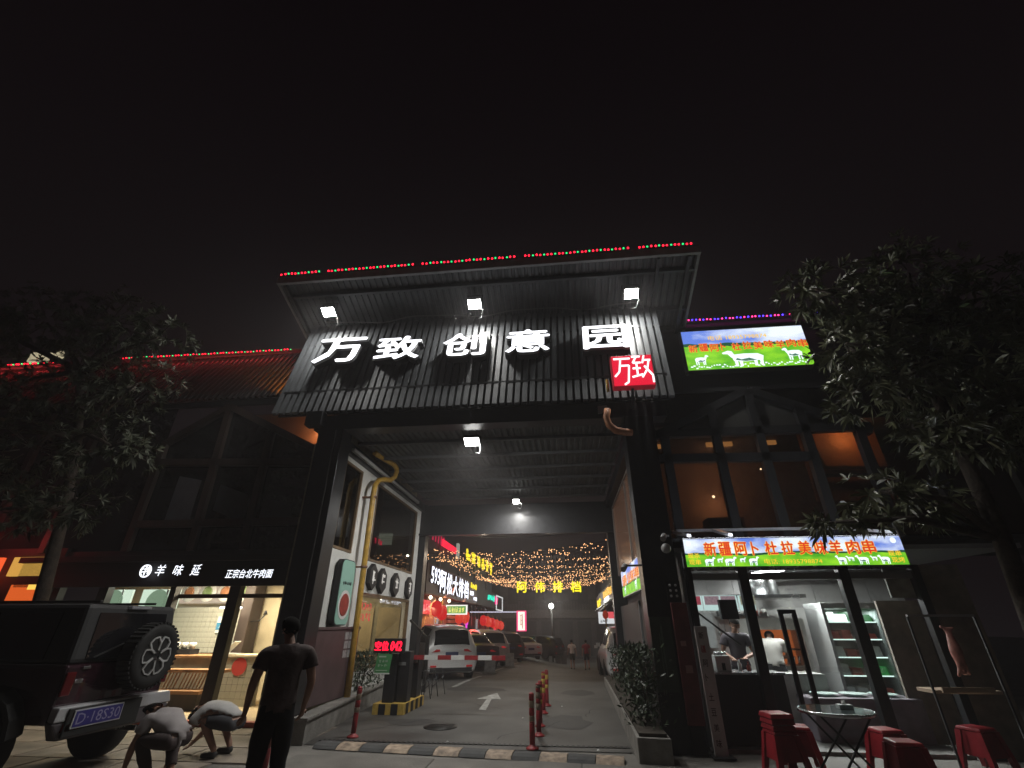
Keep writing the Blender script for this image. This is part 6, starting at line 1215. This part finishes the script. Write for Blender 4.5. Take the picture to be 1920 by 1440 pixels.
for k in range(9): lantern(FX + .1 + .1 * (k % 2), 41.5 + k * 1.45, 1.9 - .05 * k, .3, lm2 if k % 3 else lm, ['red lantern, first of the crowded far row', 'red lantern, second of the crowded far row', 'red lantern, third of the crowded far row', 'red lantern, fourth of the crowded far row', 'red lantern, middle of the crowded far row', 'red lantern just past the red hanging banner', 'red lantern two past the red hanging banner', 'red lantern next to last before the tall lit sign', 'red lantern nearest the tall lit sign'][k], 'crowded far row of red lanterns')
b = MB(); b.box(FX - .1, FX - .05, 48.5, 50.5, -.2, 1.4); b.build('red_hanging_banner', em('banner_red', (.8, .01, .03), .9), N2)
t = thing('vertical_sign', 'tall lit sign with pink edge and white face at the end of the left row', 'sign', (-3.2, 36, 1.2)); b = MB(); b.box(-3.52, -2.84, 36, 36.15, 1.2, 2.48); b.build('case', em('sign_pink', (1, .05, .2), 1.2), t); b = MB(); b.box(-3.42, -2.94, 35.98, 35.998, 1.26, 2.42); b.build('face', em('face_cream', (1, .9, .75), 1.2), t)
scrib('lettering', mat('vs_print', (.4, .05, .05), .6, emit=.3, ecol=(.8, .1, .1)), t, (-3.3, 35.978, 1.32), (1, 0, 0), (0, 0, 1), .24, 1.0, 1, 70, .004, .18); b = MB(); b.box(-6.9, -3.52, 36.05, 36.1, 2.38, 2.43); b.build('arm_light', em('arm_white', (.8, .8, 1), .9), t)
# roof level letters
t = thing('roof_sign', 'yellow characters on the roof edge above the restaurants, seen edge on', 'sign', (FX, 39, 5.8)); y = 33
for k in range(6): scrib('character', YS, t, (FX + .1, 33 + k * 2.2, 5.62), (0, 1, 0), (0, 0, 1), 1.6, .75 + .05 * k, 1, 80 + k, .1, .2)
t = thing('roof_sign', 'red sign block on the roof edge nearest the gate, upper left of the street', 'sign', (FX, 27, 5.8)); b = MB(); b.box(FX, FX + .1, 26.6, 30.2, 5.6, 5.95); b.build('block', em('roof_red', (1, .01, .05), 1.1), t)
b = MB()
for k in range(5): b.box(FX, FX + .06, 24.6 + k * .6, 24.68 + k * .6, 5.6, 6.1)
b.build('red_bar', em('roof_red2', (.7, .02, .08), .6), t); b = MB(); b.box(FX, FX + .15, 30.5, 30.9, 5.4, 6.3); b.build('pale_post', mat('pale_post', (.4, .45, .4), .5, emit=.25, ecol=(.8, .9, .8)), t)
# drain pipes on the dark upper wall
for k, y in enumerate((27.0, 32.5, 38, 44)): b = MB(); b.tube([(FX - .12, y, 4.3), (FX - .12, y, 5.6)], .06, 6); b.build('drain_pipe', mat('drain_grey', (.25, .25, .25), .5), LS_)
# ============================================================= STREET, RIGHT SIDE
RS = thing('right_shop_row', 'dark shop row with maroon fascia and yellow lit lettering on the right of the street', 'shop', (3, 30, -1)); RX = 2.75
b = MB(); b.box(RX + .8, RX + 6, 16, 60, -2, 5.5); b.build('wall', STW, RS)
b = MB(); b.hexa([(RX, 24.5, 3.12), (RX + .3, 24.5, 3.12), (RX + .3, 46, 2.45), (RX, 46, 2.45)], [(RX, 24.5, 3.95), (RX + .3, 24.5, 3.95), (RX + .3, 46, 3.75), (RX, 46, 3.75)]); b.build('sign_fascia', DKM, RS)
scrib('yellow_lettering', em('amber_sign', (1, .55, .1), 1.0), RS, (RX - .02, 36.8, 3.2), (0, -1, 0), (0, 0, 1), 7.5, .5, 7, 90, .05, .2); scrib('white_lettering', WS, RS, (RX - .02, 36.5, 2.85), (0, -1, 0), (0, 0, 1), 4.5, .4, 4, 91, .05, .2); scrib('end_lettering', YS, RS, (RX - .02, 44.5, 2.7), (0, -1, 0), (0, 0, 1), 5, .8, 2, 92, .05, .2)
scrib('near_lettering', YS, RS, (RX - .02, 26.2, 3.3), (0, -1, 0), (0, 0, 1), .5, .5, 1, 93, .05, .2)
b = MB(); b.bar((RX - .02, 24.6, 3.02), (RX - .02, 30, 2.85), .05, .05); b.build('tube_light', em('tube_pink', (1, .75, .75), 1.4), RS); b = MB(); b.bar((RX - .3, 24, 2.9), (RX - .6, 38, 2.5), .1, .1); b.build('canopy_beam', BLK, RS); b = MB(); b.box(2.1, 2.2, 22.3, 22.4, -.4, 2.9); b.build('canopy_post', BLK, RS)
t = thing('white_notice_box', 'white lit notice box behind a red lantern on the right of the street', 'sign', (1.8, 22.5, 1.7)); b = MB(); b.box(1.38, 2.1, 22.5, 22.6, 1.66, 2.12); b.build('case', em('notice_lit', (.75, .78, .8), .8), t); b = MB(); b.box(1.8, 2.1, 22.48, 22.498, 1.86, 2.12); b.build('red_patch', em('patch_red', (.8, .1, .12), .8), t)
scrib('lettering', mat('print_dark', (.05, .03, .03), .6), t, (1.42, 22.498, 1.7), (1, 0, 0), (0, 0, 1), .36, .14, 3, 94, .004)
lantern(1.66, 22.2, 2.0, .13, mat('lantern_dull', (.3, .03, .02), .6, emit=.15, ecol=(1, .1, .05)), 'dull red lantern in front of the white notice box on the right', None)
# ============================================================= FAR END
FE = thing('far_building', 'dim building closing the far end of the street with a railing and shuttered bays', 'building', (0, 58, -2)); fw = mat('far_wall', (.09, .085, .08), .8, noise=.4, nscale=1.5)
b = MB(); b.box(-14, 14, 56, 60, -2, 7.5); b.build('wall', fw, FE); b = MB(); b.box(-9, 9, 55.2, 56, 2.2, 3.0); b.build('balcony_slab', mat('far_slab', (.14, .13, .12), .8, noise=.3), FE)
wm = None
for k in range(9):
    if wm is None: b = MB(); b.box(-8.6, -7.2, 55.9, 55.96, -1.3, 1.9); wm = b.build('shutter', mat('shutter_dark', (.03, .03, .03), .6, noise=.4), FE)
    else: copy_of(wm, (k * 1.95, 0, 0), FE)
wm = None
for k in range(9):
    if wm is None: b = MB(); b.box(-8.4, -7.3, 55.9, 55.96, 3.6, 5.6); wm = b.build('window', mat('far_glass', (.02, .02, .022), .5), FE)
    else: copy_of(wm, (k * 1.95, 0, 0), FE)
bm = None
for k in range(60):
    if bm is None: b = MB(); b.box(-8.9, -8.84, 55.25, 55.3, 3.0, 3.9); bm = b.build('baluster', BLK, FE)
    else: copy_of(bm, (k * .3, 0, 0), FE)
b = MB(); b.box(-9, 9, 55.22, 55.32, 3.9, 3.98); b.build('handrail', BLK, FE)
t = thing('yellow_sign', 'yellow characters 阿伟排档 strung across the far end of the street', 'sign', (-1.5, 46, 4.2)); YY = em('far_yellow', (1, .85, .01), 1.3)
for ch, x in (('阿', -4.42), ('伟', -2.78), ('排', -1.12), ('档', .52)): text(ch, 'sign_character', [YY, BLKM], t, (x, 46, 4.22), (1, 0, 0), (0, 0, 1), .9, .9, .1, .035)
b = MB(); b.box(-4.6, 1.6, 46.02, 46.06, 4.3, 4.36); b.box(-4.6, 1.6, 46.02, 46.06, 4.9, 4.96); b.build('rail', BLK, t)
SL = thing('street_lamp', 'street lamp with a bright white head at the far end of the street', 'street lamp', (-1.35, 46.5, -1.4)); b = MB(); b.tube([(-1.35, 46.5, -1.5), (-1.35, 46.5, 3.1)], .08, 8); b.build('pole', mat('pole_grey', (.12, .12, .12), .6), SL); b = MB(); b.ell((-1.35, 46.4, 3.1), .22, 12, 8); b.build('head', em('lamp_head', (1, 1, .9), 14), SL); lamp('street_light', 'POINT', (-1.35, 46.9, 3.3), 420, (1, .97, .9), .2)
for k, (x, h, c) in enumerate(((-1.9, 1.0, (.25, .23, .22)), (-.9, .8, (.2, .2, .2)), (-.4, .9, (.12, .12, .12)))):
    t = thing('wheelie_bin', ['pale bin standing left of the far street lamp', 'grey bin just right of the far street lamp', 'dark bin, rightmost of the three by the far street lamp'][k], 'bin', (x, 45.5, -1.4)); zz_ = gz(x, 45.5); b = MB(); b.box(x - .22, x + .22, 45.3, 45.75, zz_, zz_ + h, top=-.03); b.build('bin_body', mat('bin%d' % k, c, .6), t); b = MB(); b.box(x - .27, x + .27, 45.26, 45.8, zz_ + h, zz_ + h + .07); b.build('lid', mat('bin%d' % k, c, .6), t)
# fairy lights over the street
WBu = em('fairy_warm', (1, .5, .22), 2.6)
for k in range(13):
    y = 17.4 + k * 2.2; zl_ = 4.1 + .034 * k; t = thing('fairy_light_string', ['fairy light string nearest the rear gate beam', 'second fairy light string from the rear gate beam', 'third fairy light string from the rear gate beam', 'fourth fairy light string from the rear gate beam', 'fifth fairy light string from the rear gate beam', 'sixth fairy light string from the rear gate beam', 'fairy light string in the middle of the street canopy', 'sixth fairy light string from the yellow characters', 'fifth fairy light string from the yellow characters', 'fourth fairy light string from the yellow characters', 'third fairy light string from the yellow characters', 'second fairy light string from the yellow characters', 'fairy light string closest to the yellow characters'][k], 'fairy lights', (-6.5, y, 5), 'fairy light strings over the street')
    rr = random.Random(100 + k); xl_, xr_ = -6.6, 3.2; sag = rr.uniform(.4, .6); P = lambda u: Vector((xl_ + (xr_ - xl_) * u, y + .9 * math.sin(u * 5 + k), zl_ + .35 * (1 - 2 * abs(u - .5)) * 0 + sag * (2 * u - 1) ** 2 - .1))
    b = MB(); b.tube([P(i / 16) for i in range(17)], .008, 3); b.build('wire', BLKM, t); b = MB()
    for i in range(120):
        u = rr.random(); p = P(u) + Vector((rr.uniform(-.05, .05), rr.uniform(-.25, .25), rr.uniform(-.1, .03))); b.ell(p, .009 + .00042 * y, 5, 3)
    b.build('bulb', WBu, t, kind='stuff')
for k in range(8): lamp('fairy_fill', 'POINT', (-3.2 + 2.6 * (k % 2), 19 + k * 3.4, 4.1 + .05 * k), 30, (1, .8, .6), .03)  # added fill lamps among the strings, brightening the street below
b = MB(); cw = thing('overhead_cable', 'two sagging cables crossing the street behind the rear gate beam', 'cable', (-6, 17, 5))
b = MB()
for d_ in (0, .25): b.tube([(-6.6 + i * .6, 18.5 + d_ * 4, 4.65 + d_ + .5 * (i / 8 - 1) ** 2) for i in range(17)], .016, 4)
b.build('cable_run', mat('cable_grey2', (.2, .2, .2), .5), cw)
rl = thing('roof_railing', 'row of thin balusters above the cables behind the rear gate beam', 'railing', (-5, 50, 8)); bm = None
for k in range(48):
    if bm is None: b = MB(); b.box(-9, -8.88, 55.4, 55.5, 7.5, 8.6); bm = b.build('baluster', mat('rail_grey', (.12, .12, .12), .6), rl)
    else: copy_of(bm, (k * .36, 0, 0), rl)
# ============================================================= TREES
def leaf_cluster_mesh(b, p, d, n, L, rr, wd=.2):
    d = d.normalized(); u = d.cross(Vector((.3, .5, .8))).normalized(); v = d.cross(u)
    for k in range(n):
        a = 2 * PI * (k + rr.random() * .6) / n; spread = rr.uniform(.45, 1.35); r = (u * math.cos(a) + v * math.sin(a)) * spread + d * rr.uniform(.3, 1)
        r = r.normalized() * L * rr.uniform(.6, 1.15); s = r.cross(d if abs(r.normalized().dot(d)) < .95 else u).normalized() * L * wd * .5; dr = Vector((0, 0, -L * rr.uniform(.1, .35)))
        q0 = p; q1 = p + r * .4 + dr * .1; q2 = p + r * .75 + dr * .45; q3 = p + r + dr
        n0 = len(b.v); b.v += [q0, q1 + s, q2 + s * .75, q3, q2 - s * .75, q1 - s]; b.f += [[n0, n0 + 1, n0 + 2, n0 + 3], [n0, n0 + 3, n0 + 4, n0 + 5]]; b.m += [0, 0]; b.sm += [False, False]
def tree(label, base, trunk, blobs, seed, dens=26, L=.2, leafm=LEAF, trunk_r=.13):
    rr = random.Random(seed); t = thing('broadleaf_tree', label, 'tree', base); b = MB(); pts = [Vector(p) for p in trunk]
    b.tube(pts, trunk_r, 10, rs=[trunk_r * (1 - .5 * i / (len(pts) - 1)) for i in range(len(pts))]); tr = b.build('trunk', BARK, t)
    top = pts[-1]; b = MB(); lb = MB()
    for (c, r) in blobs:
        c = Vector(c); st = min(pts, key=lambda q: (q - c).length if q.z < c.z + .5 else 99); mid = st.lerp(c, .5) + Vector((rr.uniform(-.2, .2), rr.uniform(-.2, .2), .15))
        b.tube([st, mid, c], .05, 6, rs=[.07, .045, .02]); n = int(dens * (r[0] * r[1] * r[2]) ** .67 * 6)
        tw = 0
        for k in range(n):
            w = Vector((rr.gauss(0, 1), rr.gauss(0, 1), rr.gauss(0, 1))).normalized(); q = rr.uniform(.35, 1.0) ** .6 * (1 + .18 * math.sin(w.x * 5 + seed) * math.cos(w.z * 6 + w.y * 4))
            p = c + Vector((w.x * r[0], w.y * r[1], w.z * r[2])) * q
            if k % 9 == 0: b.tube([c.lerp(p, .25), p - w * .03], .008, 4, rs=[.014, .005])
            leaf_cluster_mesh(lb, p, w + Vector((0, 0, .25)), rr.randint(7, 11), L * rr.uniform(.75, 1.15), rr)
    b.build('limb', BARK, t, kind='stuff'); lb.build('crown', leafm, t, kind='stuff'); return t
tree('tall leafy tree with long narrow leaves in front of the right building', (5.3, 6.4, 0), [(5.3, 6.4, 0), (5.25, 6.45, 1.3), (5.5, 6.6, 2.6), (5.7, 6.8, 4.0), (5.9, 7.0, 5.2), (6.3, 7.1, 6.2)],
     [((4.55, 6.7, 6.75), (.62, .6, .5)), ((5.2, 6.9, 6.6), (.6, .6, .5)), ((6.4, 7.0, 7.2), (.75, .7, .7)), ((5.7, 6.9, 6.2), (.9, .7, .6)), ((7.3, 6.9, 6.5), (1.0, .8, .6)), ((4.75, 6.8, 5.7), (.55, .55, .55)), ((4.65, 6.9, 4.85), (.45, .5, .45)), ((5.5, 7.0, 5.2), (.8, .7, .7)), ((6.6, 7, 5.3), (1.1, .8, .8)), ((5.35, 6.7, 3.95), (.5, .5, .38)), ((6.2, 6.9, 4.1), (.8, .7, .5)), ((4.35, 6.7, 3.25), (.6, .45, .25)), ((5.0, 6.8, 3.1), (.55, .45, .26)), ((7.6, 7, 4.6), (1.1, .8, .7)), ((8.4, 7, 5.8), (1.1, .8, .8)), ((3.65, 6.7, 2.86), (.4, .35, .13)), ((4.15, 6.7, 2.88), (.4, .35, .13))], 11, dens=30, L=.22)
tree('large dark tree on the left behind the off road vehicle', (-9.6, 8.3, 0), [(-9.6, 8.3, 0), (-9.5, 8.2, 2), (-9.6, 8.0, 3.6), (-9.7, 7.7, 5.0), (-10, 7.4, 6.4)],
     [((-8.3, 7.2, 7.0), (.9, .8, .5)), ((-9.6, 7.2, 7.5), (1.1, .9, .8)), ((-11.2, 7.2, 7.6), (1.2, .9, .8)), ((-8.3, 7.2, 5.9), (.9, .7, .6)), ((-9.8, 7.2, 6.0), (1.2, .9, .8)), ((-11.6, 7.2, 6.0), (1.2, .9, .6)), ((-8.3, 7.2, 4.6), (.95, .7, .7)), ((-9.9, 7.2, 4.6), (1.2, .8, .7)), ((-8.4, 7.1, 3.5), (.9, .6, .5)), ((-9.9, 7.1, 3.4), (1.2, .7, .5)), ((-11.8, 7.2, 4.3), (1.1, .8, .6)), ((-13, 7.2, 7.6), (1.2, .9, .9)), ((-13.4, 7.2, 5.4), (.9, .8, .5))], 12, dens=26, L=.17, leafm=mat('leaf_dark', (.05, .06, .03), .6, noise=.5))
# light given off by the led strips
for (x0, x1, y, z, c, pw) in ((-13.6, -7.9, 10.8, 9.1, (1, .05, .06), 16), (-18.5, -15.8, 10.8, 9.15, (1, .05, .06), 12), (3.2, 6.5, 9.3, 8.15, (.8, .05, .5), 2)):
    l = lamp('led_glow', 'AREA', ((x0 + x1) / 2, y, z), pw, c, x1 - x0, sy=.05, rot=(R(65), 0, 0))
# night air: thin mist that the lamps light up
b = MB(); b.box(-30, 30, -14, 62, -4, 16); hz = b.build('haze', mat('haze', (1, 1, 1)))
hz['kind'] = 'stuff'; m = bpy.data.materials.new('night_mist'); m.use_nodes = True; nt = m.node_tree; nt.nodes.clear()
o = nt.nodes.new('ShaderNodeOutputMaterial'); v = nt.nodes.new('ShaderNodeVolumePrincipled'); v.inputs['Density'].default_value = .004; v.inputs['Color'].default_value = (.97, .93, .94, 1); v.inputs['Anisotropy'].default_value = 0.0
nt.links.new(v.outputs[0], o.inputs['Volume']); hz.data.materials.clear(); hz.data.materials.append(m)
